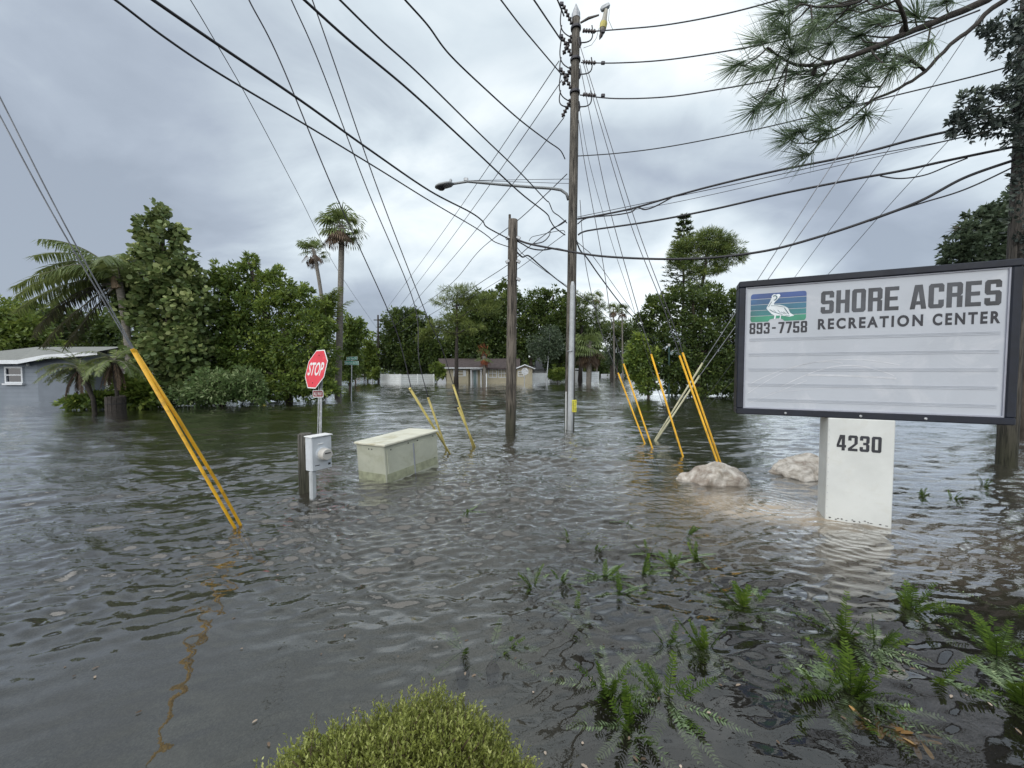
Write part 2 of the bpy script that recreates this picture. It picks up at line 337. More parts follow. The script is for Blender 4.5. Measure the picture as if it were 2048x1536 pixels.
mul = t.mix(t.mapr(n3, .35, .68), (.004,.004,.0035), (.024,.020,.016))
edge = t.m('ADD', sp.outputs[0], t.m('MULTIPLY', t.m('SUBTRACT', n2, .5), .9)); mk = t.mapr(edge, -.15, .75)
cc = t.mix(mk, asph, mul)
def around(c_, r0, r1, sx=1.0, sy=1.0, wob=.8, nn=n2):
    dx = t.m('DIVIDE', t.m('SUBTRACT', sp.outputs[0], c_[0]), sx); dy = t.m('DIVIDE', t.m('SUBTRACT', sp.outputs[1], c_[1]), sy)
    d = t.m('SQRT', t.m('ADD', t.m('MULTIPLY', dx, dx), t.m('MULTIPLY', dy, dy))); d = t.m('ADD', d, t.m('MULTIPLY', t.m('SUBTRACT', nn, .5), wob)); return t.mapr(d, r0, r1, 1, 0)
cc = t.mix(around(SEDC, .3, 1.4, 1.4, 1.0, 1.4), cc, (.27,.22,.155))
m_.node_tree.links.new(cc, b.inputs['Base Color']); b.inputs['Roughness'].default_value = .9
bp = t.n('ShaderNodeBump', inp={'Distance': .02, 'Height': n3}); m_.node_tree.links.new(bp.outputs[0], b.inputs['Normal'])
grid('ground', xs, ys, bedz, m_)

# water: clear film over murk, Fresnel sheen boosted beyond true water, wind ripples that fade in the lee of the bank
wm = bpy.data.materials.new('flood_water'); wm.use_nodes = True; t = NT(wm.node_tree); tr = wm.node_tree; tr.nodes.clear()
p = t.n('ShaderNodeNewGeometry').outputs['Position']; sp = t.n('ShaderNodeSeparateXYZ', inp={0: p})
warp = t.noise(p, .55, 3, .5)
def rip(scale, rot, sx, sy, det=3, rough=.5, dist=.6, off=0):
    q = t.n('ShaderNodeMapping', inp={'Vector': p, 'Rotation': (0,0,math.radians(rot)), 'Scale': (sx, sy, 1), 'Location': (off, off*.7, 0)}).outputs[0]
    return t.noise(q, scale, det, rough, dist)
r1 = rip(3.2, -12, .55, 1.25, 2, .5, .9); r2 = rip(8.5, -20, .5, 1.2, 3, .55, .7, 5); r3 = rip(22, 10, .65, 1.2, 2, .5, .4, 9); r0 = rip(.8, 5, .7, 1.2, 2, .5, .3, 2)
n2 = t.noise(p, 1.3, 4, .6, .5)
lee = t.mapr(t.m('ADD', sp.outputs[1], t.m('ADD', t.m('MULTIPLY', sp.outputs[0], -.06), t.m('MULTIPLY', t.m('SUBTRACT', n2, .5), 1.8))), 1.9, 3.3, .07, 1.0)
gust = t.mapr(t.noise(t.n('ShaderNodeMapping', inp={'Vector': p, 'Scale': (.35,.7,1)}).outputs[0], .5, 3, .5, .4), .35, .65, .55, 1.25)
h = t.m('ADD', t.m('MULTIPLY', r2, .010), t.m('MULTIPLY', r3, .007))
h = t.m('MULTIPLY', t.m('MULTIPLY', h, lee), gust)
def dist_to(c_):
    dx = t.m('SUBTRACT', sp.outputs[0], c_[0]); dy = t.m('SUBTRACT', sp.outputs[1], c_[1]); return t.m('SQRT', t.m('ADD', t.m('MULTIPLY', dx, dx), t.m('MULTIPLY', dy, dy)))
for cpx, kf, am, fo in (((1545,1010), 62, .0020, 1.3), ((1710,1075), 70, .0018, 1.3), ((618,995), 55, .0007, .7), ((478,1058), 55, .0006, .6)):
    d = t.m('ADD', dist_to(G(*cpx)), t.m('MULTIPLY', n2, .10)); rg = t.m('MULTIPLY', t.m('SINE', t.m('MULTIPLY', d, kf)), t.mapr(d, .05, fo, am, 0)); h = t.m('ADD', h, rg)
bp = t.n('ShaderNodeBump', inp={'Strength': 1.0, 'Distance': 1.0, 'Height': h})
def around(c_, r0, r1, sx=1.0, sy=1.0, wob=.9):
    dx = t.m('DIVIDE', t.m('SUBTRACT', sp.outputs[0], c_[0]), sx); dy = t.m('DIVIDE', t.m('SUBTRACT', sp.outputs[1], c_[1]), sy)
    d = t.m('SQRT', t.m('ADD', t.m('MULTIPLY', dx, dx), t.m('MULTIPLY', dy, dy))); d = t.m('ADD', d, t.m('MULTIPLY', t.m('SUBTRACT', n2, .5), wob)); return t.mapr(d, r0, r1, 1, 0)
silt = around((SEDC.x+.10, SEDC.y-.12), .15, 1.25, 1.30, .9, 1.5)
silt2 = t.m('MULTIPLY', around((3.6, 3.2), .3, 1.5, 1.4, .9), .45)
silt = t.m('MAXIMUM', silt, silt2)
deep = t.mapr(sp.outputs[1], 1.6, 5.5, .12, .62)
murk = t.m('MAXIMUM', deep, t.m('MULTIPLY', silt, .88))
dcol = t.mix(silt, (.058,.054,.044), (.37,.295,.205))
df = t.n('ShaderNodeBsdfDiffuse', inp={'Color': dcol}); tp = t.n('ShaderNodeBsdfTransparent', inp={'Color': (.80,.80,.74,1)})
body = t.n('ShaderNodeMixShader', inp={0: murk, 1: tp.outputs[0], 2: df.outputs[0]})
gl = t.n('ShaderNodeBsdfGlossy', inp={'Color': (1,1,1,1), 'Roughness': t.mapr(sp.outputs[1], 4, 45, .008, .07), 'Normal': bp.outputs[0]})
fr = t.n('ShaderNodeFresnel', inp={'IOR': 1.40, 'Normal': bp.outputs[0]})
frs = t.m('MULTIPLY', fr.outputs[0], 2.1, clamp=True)
mx = t.n('ShaderNodeMixShader', inp={0: frs, 1: body.outputs[0], 2: gl.outputs[0]})
t.n('ShaderNodeOutputMaterial', inp={0: mx.outputs[0]})
def water_mesh():
    rs = [.05, .15, .3]
    while rs[-1] < 95: rs.append(rs[-1]*1.0062)
    while rs[-1] < 3500: rs.append(rs[-1]*1.35)
    th_ = np.concatenate([np.arange(-60, 60, .2), np.arange(62, 298, 4.0)])*np.pi/180
    r, a = np.meshgrid(np.array(rs), th_, indexing='ij'); X = r*np.sin(a); Y = -.3 + r*np.cos(a)
    rg = np.random.default_rng(33); sp_ = .0062*r; h_ = np.zeros_like(X)
    wob = .9*np.sin(X*.9+.5*Y+1)+.7*np.sin(X*.37-Y*.8+2)+.5*np.sin(1.9*X+1.3*Y)
    inner = np.abs(a) < 1.09
    for i in range(170):
        lam = .055*(38**rg.random()); ang = math.radians(90 + rg.normal()*25 + 6); k = 2*np.pi/lam
        sl = .050*(.44+1.0*np.exp(-((np.log(lam/.115))/.62)**2))*(.62 if lam > .5 else 1); am = sl*lam/(2*np.pi)
        att = np.clip((lam/(sp_*2.4)-.8), 0, 1)*inner
        h_ += am*att*np.sin(k*(X*np.cos(ang)+Y*np.sin(ang)) + rg.random()*6.28 + wob*rg.normal()*1.2 + .35*k*.1*np.sin(X*1.7+Y*2.3+i))
    lee_ = np.clip((Y - .10*X + .35*np.sin(X*1.1+.4)+.2*np.sin(X*2.7+Y*1.5) - 1.35)/2.0, 0, 1); lee_ = lee_*lee_*(3-2*lee_)
    g_ = .85+.25*np.sin(X*.5+Y*.35+1)*np.sin(Y*.45-X*.2)+.18*np.sin(X*1.3-Y*.9)
    sil = np.exp(-(((X-SEDC.x)/1.3)**2+((Y-SEDC.y+.1)/1.0)**2))
    h_ *= (.07+.93*lee_)*g_*(1-.5*sil); h_ += 0
    far_ = 1/(1+(r/30)**2)
    V = np.stack([X + .4*h_*far_, Y - .8*h_*far_, h_], -1).reshape(-1,3).astype(np.float32); nr, na = X.shape
    i0 = np.arange(nr-1)[:,None]*na; j0 = np.arange(na)[None,:]; j1 = (j0+1) % na
    F = np.stack([i0+j0, i0+j1, i0+na+j1, i0+na+j0], -1).reshape(-1,4).astype(np.int32)
    me = bpy.data.meshes.new('water'); me.vertices.add(len(V)); me.vertices.foreach_set('co', V.ravel()); me.loops.add(F.size); me.loops.foreach_set('vertex_index', np.ascontiguousarray(F).ravel())
    me.polygons.add(len(F)); me.polygons.foreach_set('loop_start', np.arange(0, F.size, 4, dtype=np.int32)); me.polygons.foreach_set('loop_total', np.full(len(F), 4, dtype=np.int32))
    me.polygons.foreach_set('use_smooth', np.ones(len(F), dtype=bool)); me.update(calc_edges=True); return me
wo = link('water', water_mesh(), wm); wo['kind'] = 'structure'

# ================================================================== BIG OBJECTS
# ---- signboard
A2 = G(1474, 0) if False else None
p_l = 185.0; Yl = FP/p_l; Yr = FP/235.0
SL = Vector((450/p_l, Yl, 0)); SR = Vector((1014/235.0, Yr, 0))
U_ = (SR-SL).normalized(); N_ = Vector((U_.y, -U_.x, 0)); 
if N_.y > 0: N_ = -N_
Zv = Vector((0,0,1)); SW = (SR-SL).length; zb = 1.02; SH = 1.42
RM = Matrix((U_, -N_, Zv)).transposed()      # local x along board, y away from the camera
def SG(u, v_, d=0.0): return SL + U_*u + Zv*(zb+v_) + N_*d        # d > 0 towards the viewer
sg = thing('community_sign', 'large navy framed white changeable letter signboard on a white pillar numbered 4230', 'sign', (SL+SR)/2)
sg.location.z = -.5
bw = .064; D_ = .24
fm = MB()
for c_, d_ in ((SG(SW/2, bw/2, -D_/2), (SW, D_, bw)), (SG(SW/2, SH-bw/2, -D_/2), (SW, D_, bw)), (SG(bw/2, SH/2, -D_/2), (bw, D_-.006, SH-2*bw)), (SG(SW-bw/2, SH/2, -D_/2), (bw, D_-.006, SH-2*bw))):
    fm.bbox(c_, d_, RM, .008)
fo = obj('frame', fm, M_navy, sg)
obj('back_panel', MB().box(SG(SW/2, SH/2, -D_+.02), (SW-2*bw, .02, SH-2*bw), RM), M_navy, sg)
face = obj('sign_face', MB().box(SG(SW/2, SH/2, -.035), (SW-2*bw, .01, SH-2*bw), RM), M_glass_face, sg)
gk = MB()
for c_, d_ in ((SG(SW/2, bw+.006, -.024), (SW-2*bw, .012, .012)), (SG(SW/2, SH-bw-.006, -.024), (SW-2*bw, .012, .012)), (SG(bw+.006, SH/2, -.024), (.012, .012, SH-2*bw-.024)), (SG(SW-bw-.006, SH/2, -.024), (.012, .012, SH-2*bw-.024))): gk.box(c_, d_, RM)
obj('gasket', gk, M_letter_grey, sg)
for k, vv in enumerate((.845, .685, .525, .365, .205)):
    tk = MB()
    for q in (0, .013, .024): tk.box(SG(SW/2, vv-.06+q, -.0285), (SW-2*bw-.09, .004, .0035), RM)
    obj('letter_track', tk, mat('track_pale', (.34,.373,.428), .4, 0, .05), sg)
for uu in (.44, 1.04, 1.50): obj('bolt', MB().lathe(SG(uu, bw*.45, 0.0), [(.012,0),(.012,.006),(.006,.010)], 10, Matrix((U_, Zv, N_)).transposed()), M_galv, fo)
# a car's reflection, painted as faint pale arcs on the board's lower half
sc = MB()
def arc(pts, wd):
    pts = [Vector((a, b_)) for a, b_ in pts]
    for i in range(len(pts)-1):
        a, b_ = pts[i], pts[i+1]; dd = (b_-a).normalized(); nn = Vector((-dd.y, dd.x))*wd/2
        sc.add([SG(*(a+nn), -.0288), SG(*(b_+nn), -.0288), SG(*(b_-nn), -.0288), SG(*(a-nn), -.0288)], [(0,1,2,3)])
def curve(f, a, b_, n=18): return [f(a+(b_-a)*i/n) for i in range(n+1)]
arc(curve(lambda s: (.10+s*1.22, .30+.28*math.sin(s*2.3)**.8), .02, 1.0), .008); arc(curve(lambda s: (.10+s*.8, .22+.34*math.sin(s*1.9)), 0, 1), .006)
arc(curve(lambda s: (.40+s*.95, .30+.22*math.sin(s*2.75)), 0, .93), .010); arc(curve(lambda s: (.12+s*.5, .12+.25*s), 0, 1), .007); arc(curve(lambda s: (.62+s*.68, .425-.03*s*s), 0, 1), .018)
arc(curve(lambda s: (.30+s*.9, .235+.06*math.sin(s*2.2)), 0, 1), .004)
obj('car_reflection', sc, mat('reflection_white', (.47,.495,.54), .3, 0, .1), sg)

def text_geo(s_, bold=0.02, space=1.0):
    cu = bpy.data.curves.new('t', 'FONT'); cu.body = s_; cu.size = 1; cu.offset = bold; cu.space_character = space; cu.resolution_u = 4
    o = bpy.data.objects.new('t', cu); COL.objects.link(o); dg = bpy.context.evaluated_depsgraph_get(); me = bpy.data.meshes.new_from_object(o.evaluated_get(dg))
    V = np.array([v_.co[:] for v_ in me.vertices]); F = [tuple(p_.vertices) for p_ in me.polygons]
    bpy.data.objects.remove(o); bpy.data.curves.remove(cu); bpy.data.meshes.remove(me)
    V[:,0] -= V[:,0].min(); V[:,1] -= V[:,1].min(); V[:,0] /= V[:,0].max(); V[:,1] /= V[:,1].max(); return V, F
def put_text(name, s_, O, U, V, wd, ht, matr, parent, bold=.02, space=1.0):
    T, F = text_geo(s_, bold, space); m = MB(); m.add([O + U*(a[0]*wd) + V*(a[1]*ht) for a in T], F); return obj(name, m, matr, parent)
SV, SHh, CW, CF = .215, .165, .62, .085
def _st(x, y0, y1, cb=1, ct=1, w=SV):
    a = x < CW/2; o, i_ = (x, x+w) if a else (x+w, x); c_ = CF if a else -CF
    p = ([(o, y0+CF), (o+c_, y0)] if cb else [(o, y0)]) + [(i_, y0), (i_, y1)] + ([(o+c_, y1), (o, y1-CF)] if ct else [(o, y1)])
    return p
def _rc(x0, x1, y0, y1): return [(x0,y0),(x1,y0),(x1,y1),(x0,y1)]
XL, XR = 0.0, CW-SV; _T = _rc(SV, XR, 1-SHh, 1); _M = _rc(SV, XR, .42, .58); _B = _rc(SV, XR, 0, SHh)
_top7 = _rc(0, CW, 1-SHh, 1)
GL = {'S': [_st(XL,.42,1), _T, _st(XR,.70,1,0,1), _M, _st(XR,0,.58), _B, _st(XL,0,.30,1,0)],
 'H': [_rc(0,SV,0,1), _rc(XR,CW,0,1), _M], 'O': [_st(XL,0,1), _st(XR,0,1), _T, _B], '0': [_st(XL,0,1), _st(XR,0,1), _T, _B],
 'R': [_rc(0,SV,0,1), _T, _st(XR,.46,1), _M, _rc(XR,CW,0,.46)], 'E': [_rc(0,SV,0,1), _rc(SV,CW-.02,1-SHh,1), _rc(SV,CW-.07,.42,.58), _rc(SV,CW-.02,0,SHh)],
 'C': [_st(XL,0,1), _T, _B, _st(XR,.66,1,0,1), _st(XR,0,.34,1,0)],
 'A': [[(-.03,0),(.18,0),(.31,.74),(.31,1),(.15,1)], [(.65,0),(.47,1),(.31,1),(.31,.74),(.44,0)], [(.215,.18),(.405,.18),(.378,.33),(.242,.33)]],
 '4': [_rc(.33,.54,0,1), _rc(0,.33,.20,.36), [(0,.36),(.17,.36),(.33,.78),(.33,1),(.20,1)], _rc(.54,.62,.20,.36)],
 '2': [_st(XL,.66,1,0,1), _T, _st(XR,.48,1,0,1), [(0,SHh),(.26,SHh),(CW,.48),(XR,.48)], _rc(0,CW,0,SHh)],
 '3': [_st(XL,.70,1,0,1), _T, _st(XR,.5,1), _M, _st(XR,0,.5), _B, _st(XL,0,.30,1,0)],
 '8': [_st(XL,.5,1), _st(XL,0,.5), _st(XR,.5,1), _st(XR,0,.5), _T, _M, _B], '9': [_st(XL,.42,1), _T, _st(XR,0,1), _M, _B, _st(XL,0,.30,1,0)],
 '7': [_top7, [(.13,0),(.36,0),(CW,1-SHh),(CW-.24,1-SHh)]], '5': [_rc(0,SV,.42,1), _rc(SV,CW-.03,1-SHh,1), _M, _st(XR,0,.58), _B, _st(XL,0,.30,1,0)], '-': [_rc(.12,.50,.42,.57)]}
def put_block(name, s_, O, U, V, wd, ht, matr, parent, gap=.10):
    tot = len(s_)*(CW+gap)-gap; k_ = wd/tot
    for i_, ch_ in enumerate(s_):
        m = MB()
        for p_ in GL[ch_]: m.add([O + U*((x_+i_*(CW+gap))*k_) + V*(y_*ht) for x_, y_ in p_], [tuple(range(len(p_)))])
        o_ = obj(name, m, matr, parent)
def sxy(px, py): # pixel on the board -> board coordinates
    q = WP(px, py, SL, SR); return (q-SL).dot(U_), q.z - zb
def tput(name, s_, pxl, pxr, pyt, pyb, matr, bold, space=1.0, d=-.0285):
    u0, _ = sxy(pxl, 640); u1, _ = sxy(pxr, 640); _, vt = sxy(pxl, pyt); _, vb = sxy(pxl, pyb); return put_text(name, s_, SG(u0, vb, d), U_, Zv, u1-u0, vt-vb, matr, sg, bold, space)
put_block('letter', 'SHORE', *(lambda a: (SG(a[0], a[1], -.0285), U_, Zv, a[2], a[3]))((sxy(1643,627)[0], sxy(1643,627)[1], sxy(1801,600)[0]-sxy(1643,600)[0], sxy(1643,582)[1]-sxy(1643,627)[1])), M_inkf, sg)
put_block('letter', 'ACRES', *(lambda a: (SG(a[0], a[1], -.0285), U_, Zv, a[2], a[3]))((sxy(1825,600)[0], sxy(1643,627)[1], sxy(2008,600)[0]-sxy(1825,600)[0], sxy(1643,582)[1]-sxy(1643,627)[1])), M_inkf, sg)
tput('lettering', 'RECREATION', 1638, 1850, 637, 659, M_ink, .04, 1.35)
u0, _ = sxy(1869, 640); u1, _ = sxy(2006, 640); _, vt = sxy(1638, 637); _, vb = sxy(1638, 659); put_text('lettering', 'CENTER', SG(u0, vb, -.0285), U_, Zv, u1-u0, vt-vb, M_ink, sg, .04, 1.35)
u0, _ = sxy(1500, 657); u1, _ = sxy(1616, 657); _, vt = sxy(1500, 646); _, vb = sxy(1500, 668); put_block('letter', '893-7758', SG(u0, vb, -.0285), U_, Zv, u1-u0, vt-vb, M_ink, sg, .12)
# emblem: rounded striped tile, blue above to green below, with a white pelican on a piling
u0, v1 = sxy(1503, 588); u1, _ = sxy(1615, 588); _, v0 = sxy(1503, 644); ew, eh = u1-u0, v1-v0
def E(a, b_, d=-.0275): return SG(u0+a*ew, v0+b_*eh, d)
tiles = [(.03,.41,.25),(.022,.135,.30),(.013,.20,.24),(.012,.21,.20),(.010,.22,.15)]
cols = [(.020,.060,.215),(.016,.085,.20),(.014,.115,.185),(.014,.150,.165),(.016,.205,.125)]
em = tag(bpy.data.objects.new('emblem', None)); COL.objects.link(em); em.parent = sg; em.location = Vector(E(.5,.5)) - sg.location
for k in range(5):
    hi, lo = 1-k*.2, 1-(k+1)*.2+.022; r = .055*eh/ew; rr_ = .055*1.4
    if k == 0: poly = [(0,lo),(1,lo),(1,hi-rr_*1.3)] + [(1-r*1.3+r*1.3*math.cos(a), hi-rr_*1.3+rr_*1.3*math.sin(a)) for a in (.4,.8,1.2)] + [(1-r*1.3,hi),(r*1.3,hi)] + [(r*1.3-r*1.3*math.cos(a), hi-rr_*1.3+rr_*1.3*math.sin(a)) for a in (1.2,.8,.4)] + [(0,hi-rr_*1.3)]
    elif k == 4: poly = [(0,hi),(0,rr_),(r*.4,rr_*.3),(r,0),(.33,0),(.36,.07),(.42,.10),(.55,.10),(.60,.05),(.62,0),(1-r,0),(1-r*.4,rr_*.3),(1,rr_),(1,hi)]
    else: poly = [(0,lo),(1,lo),(1,hi),(0,hi)]
    obj('stripe', MB().add([E(*q) for q in poly], [tuple(range(len(poly)))]), mat('emblem_%s' % 'abcde'[k], cols[k], .35, 0, .2, 3), em)
zx = lambda x, y: ((x-300)/1425.0, 1-(y-(300-(x-300)*.045)-10)/760.0)
bird = [(870,340),(910,315),(960,330),(1000,318),(1050,320),(1070,360),(1040,410),(990,470),(930,530),(900,580),(920,600),(1060,605),(1180,640),(1270,690),(1330,820),(1430,890),(1320,920),(1200,900),(1100,885),(1090,990),(1060,990),(1080,890),(970,890),(955,990),(920,990),(930,885),(860,850),(770,760),(715,690),(770,590),(820,480),(850,400),(845,370)]
b2 = [zx(*q) for q in bird]
obj('pelican', MB().add([E(a, b_, -.0255) for a, b_ in b2], [tuple(range(len(b2)))]), mat('emblem_white', (.66,.72,.76), .4), em)
def stroke(pl, wd, matr, nm, d=-.0245):
    m = MB()
    for i in range(len(pl)-1):
        a, b_ = Vector(zx(*pl[i])), Vector(zx(*pl[i+1])); dd = Vector(((b_-a).x*ew, (b_-a).y*eh)); dd.normalize(); nn = Vector((-dd.y/ew, dd.x/eh))*wd/2
        m.add([E(*(a+nn), d), E(*(b_+nn), d), E(*(b_-nn), d), E(*(a-nn), d)], [(0,1,2,3)])
    obj(nm, m, matr, em)
MBK = mat('emblem_line', (.016,.09,.12), .4)
for pl, wd in (([(885,380),(920,355),(970,375),(985,410),(950,470),(905,480)], .010), ([(850,520),(800,600),(770,660)], .005), ([(830,625),(1000,630),(1190,670)], .005), ([(1180,690),(1250,790),(1290,850)], .008), ([(800,730),(900,790),(1060,845),(1140,860)], .006), ([(1010,740),(1080,820)], .004), ([(1090,790),(1190,850)], .004), ([(900,740),(970,800)], .003), ([(1150,790),(1240,850)], .004), ([(1210,890),(1320,890)], .004)): stroke(pl, wd, MBK, 'feather_line')
# pillar
def uon(px, py): return (WP(px, py, SL, SR)-SL).dot(U_)
pu0, pu1 = uon(1652, 950), uon(1786, 950)
pd = .24
pz = thing  # noqa
def pbox(): 
    m = MB(); m.bbox(SL + U_*((pu0+pu1)/2) + Zv*((zb-.9)/2 + .0) + N_*(-pd/2+.012), (pu1-pu0, pd, zb+.9), RM, .006); return m
pil = obj('pillar', pbox(), M_white, sg)
q0 = WP(1673, 900, SL+N_*.014, SR+N_*.014); q1 = WP(1764, 900, SL+N_*.014, SR+N_*.014); zt = WP(1673, 869, SL+N_*.014, SR+N_*.014).z; q2 = WP(1764, 900, SL+N_*.014, SR+N_*.014)
put_block('number', '4230', q0, U_, Zv, (q1-q0).length*.985, zt-q0.z, M_ink, sg, .13)
for k in range(13): obj('rivet', MB().lathe(SL + U_*(pu0+.012) + Zv*(.06+.07*k) + N_*.0125, [(.0035,0),(.002,.002)], 6, Matrix((U_, Zv, N_)).transposed()), M_letter_grey, pil)
for k in range(7): obj('rivet', MB().lathe(SL + U_*(pu0-.0) + Zv*(.1+.13*k) - N_*.05, [(.0035,-.001),(.002,.001)], 6, Matrix((N_, Zv, -U_)).transposed()), M_letter_grey, pil)
dbm = MB()
for k in range(16):
    a = random.uniform(.02, .5); dbm.box(SL + U_*(pu0+a*(pu1-pu0)/.5*.95) + Zv*random.uniform(.008,.03) + N_*.0135, (random.uniform(.006,.02), .003, random.uniform(.004,.010)), RM)
do = obj('clinging_debris', dbm, M_hole, pil); do['kind'] = 'stuff'

# ---- utility poles
def pole(name, label, base, top, r0, r1, m, n=20):
    t_ = thing(name, label, 'utility pole', base); b_ = Vector(base); b_.z = -.9; tp_ = Vector(top); k = 14; mb = MB()
    mb.tube([b_.lerp(tp_, i/k) for i in range(k+1)], [r0+(r1-r0)*i/k + random.uniform(-.002,.002) for i in range(k+1)], n); obj('shaft', mb, m, t_, True); return t_
PB = G(1138, 858); PT = W(1152, 28, PB.y); main = pole('utility_pole', 'tall grey wooden utility pole carrying the street lamp and most wires', PB, PT, .125, .098, M_pole)
def onpole(py): 
    q = PB.copy(); a, b_ = 0.0, 1.0
    z0 = W(1140, py, PB.y).z; f_ = z0/PT.z; return Vector((PB.x+(PT.x-PB.x)*f_, PB.y, z0))
obj('pole_cap', MB().lathe(PT, [(.105,-.12),(.103,.0),(.06,.11),(.008,.24)], 12), M_galv, main)
# conduit riser, ground wire, bands, tag
cx = PB.x + .005; cy = PB.y-.155; ztop = W(1140,566,PB.y).z
obj('cable_riser', MB().tube([(cx+(PT.x-PB.x)*z_/PT.z, cy, z_) for z_ in (-.8, .5, 1.5, 2.6, ztop-.12, ztop)], [.072,.072,.070,.062,.058,.03], 12), M_conduit, main, True)
obj('riser_strap', MB().tube([(cx-.075,cy+.03,1.95),(cx-.05,cy-.055,1.95),(cx,cy-.078,1.95),(cx+.05,cy-.055,1.95),(cx+.08,cy+.03,1.95)], .012, 6), M_galv, main)
obj('ground_wire_moulding', MB().tube([(cx-.10,cy+.045,-.8),(cx-.10,cy+.045,.95)], .014, 6), M_vinyl, main)
tgz = W(1140, 822, PB.y).z; tg = MB().box((cx+.085, cy-.076, tgz+.15), (.105, .004, .30)); tgo = obj('warning_tag', tg, M_yeltag, main)
for k, s_ in enumerate(('DANGER', 'HIGH VOLTAGE')): put_text('warning_text', s_, Vector((cx+.085+(-.008 if k == 0 else .038), cy-.079, tgz+.02)), Vector((0,0,1)), Vector((-1,0,0)), .26, .034, M_ink, tgo, .02)
# insulator assemblies
def insul(a, b_, r, matr, parent, name='insulator', n=5):
    a, b_ = Vector(a), Vector(b_); pts, rs = [], []
    for i in range(n*4+1): pts.append(a.lerp(b_, i/(n*4))); rs.append(r*(1.0 if i % 4 in (1,2) else .45))
    return obj(name, MB().tube(pts, rs, 8), matr, parent, True)
LP = Vector((-4.5, -1.0, 0)); VP_ = None
VB = G(2012, 930); VT = Vector((VB.x+.02, VB.y, 9.5)); VP_ = VB
for py in (62, 125, 190):
    q = onpole(py); e_ = WP(1192, py+1, PB, VB); insul(WP(1166, py-1, PB, VB), e_, .045, M_porc, main); insul(q+Vector((-.09,-.02,.14)), q+Vector((-.34,-.2,.42)), .05, M_porc, main)
    insul(q+Vector((-.08,.03,-.08)), q+Vector((-.28,.16,-.42)), .055, M_porc, main)
    bh = MB(); bh.lathe(q+Vector((0,-.02,.04)), [(.125,-.03),(.128,0),(.125,.03)], 14); obj('pole_band', bh, M_wire, main); obj('bracket', MB().lathe(q+Vector((.09,0,-.28)), [(.03,-.1),(.06,-.02),(.035,.12)], 8), M_wire, main)
    # jumper loops
    for sgn, a0 in ((-1, .4), (-1, .0), (1, .0)):
        p0 = q+Vector((sgn*.36,-.15,a0)); p1 = q+Vector((sgn*.10,-.03,-.30+a0*.3)); P = []
        for i in range(13):
            s_ = i/12; P.append(p0.lerp(p1, s_) + Vector((sgn*.13*math.sin(math.pi*s_), 0, -.12*math.sin(math.pi*s_))))
        obj('jumper', MB().tube(P, .014, 6), M_black, main, True)
    obj('clamp', MB().bbox(WP(1206, py+1, PB, VB), (.09,.05,.07), None, .01), M_wire, main); obj('clamp', MB().bbox(q+Vector((-.37,-.2,.44)), (.09,.06,.08), None, .01), M_wire, main)
# arrester / cutout hanging at the top right
q = onpole(48); e0 = W(1198, 30, PB.y-.25); c1 = W(1212, 20, PB.y-.25); c2 = W(1204, 66, PB.y-.25)
cutout = thing('fuse_cutout', 'tan and yellow fuse cutout hanging beside the top of the tall pole', 'electrical fitting', e0)
obj('bracket_arm', MB().tube([q+Vector((.1,-.05,-.02)), e0.lerp(q,.45)+Vector((0,0,.02)), e0], [.02,.03,.018], 8), M_porc, cutout)
obj('body', MB().tube([c1, c1.lerp(c2,.35), c1.lerp(c2,.6), c2], [.045,.055,.085,.055], 10), M_whiteporc, cutout, True)
obj('yellow_band', MB().tube([c1.lerp(c2,.58), c1.lerp(c2,.82)], [.088,.078], 10), mat('band_yellow', (.5,.45,.12), .5), cutout)
obj('head', MB().bbox(c1+Vector((-.02,0,.06)), (.22,.10,.10), Matrix.Rotation(-.5,3,'Y'), .02), M_galv, cutout); obj('hook', MB().tube([c2, c2+Vector((-.03,0,-.08)), c2+Vector((-.06,0,-.15))], [.05,.04,.008], 8), M_porc, cutout)
obj('lead_wire', MB().tube([c1+Vector((.08,0,.02)), W(1217,40,PB.y-.25), W(1226,60,PB.y-.25)], .005, 5), M_wire, cutout)
obj('lead_wire', MB().tube([c2+Vector((-.08,0,.1)), W(1193,76,PB.y-.2), W(1183,90,PB.y-.2), W(1167,96,PB.y-.2)], .005, 5), M_wire, cutout)
# short pole
SB = G(1020, 868); ST = W(1026, 440, SB.y); short = pole('utility_pole', 'short splintered brown pole standing left of the tall pole', SB, ST, .125, .105, M_pole2)
obj('broken_stub', MB().bbox(ST+Vector((-.075,0,.04)), (.055,.08,.16), None, .01), M_pole2, short)
for dz, sx in ((-.42, 1), (-.42, -1), (-.95, 1), (-.95, -1), (-1.35, 1)): obj('clamp', MB().bbox(ST+Vector((sx*.12,-.06,dz)), (.10,.05,.07), Matrix.Rotation(.5*sx,3,'Y'), .01), M_galv, short)
# vine-covered pole at right
vine_pole = pole('utility_pole', 'dark wooden pole wrapped in climbing vines behind the signboard', VB, VT, .112, .10, M_vpole)
# far poles
for px, py, pt, lab in ((757, 764, 630, 'thin distant utility pole beside the left end of the white fence'), (729, 757, 668, 'farthest utility pole down the left street'), (1241, 755, 640, None)):
    if not lab: continue
    b_ = G(px, py); fp = pole('utility_pole', lab, b_, W(px-1, pt, b_.y), .16, .10, M_darkbark, 8)
    obj('crossarm', MB().box(W(px-1, pt+10, b_.y), (1.0,.1,.1)), M_darkbark, fp)
FARP = G(757, 764)

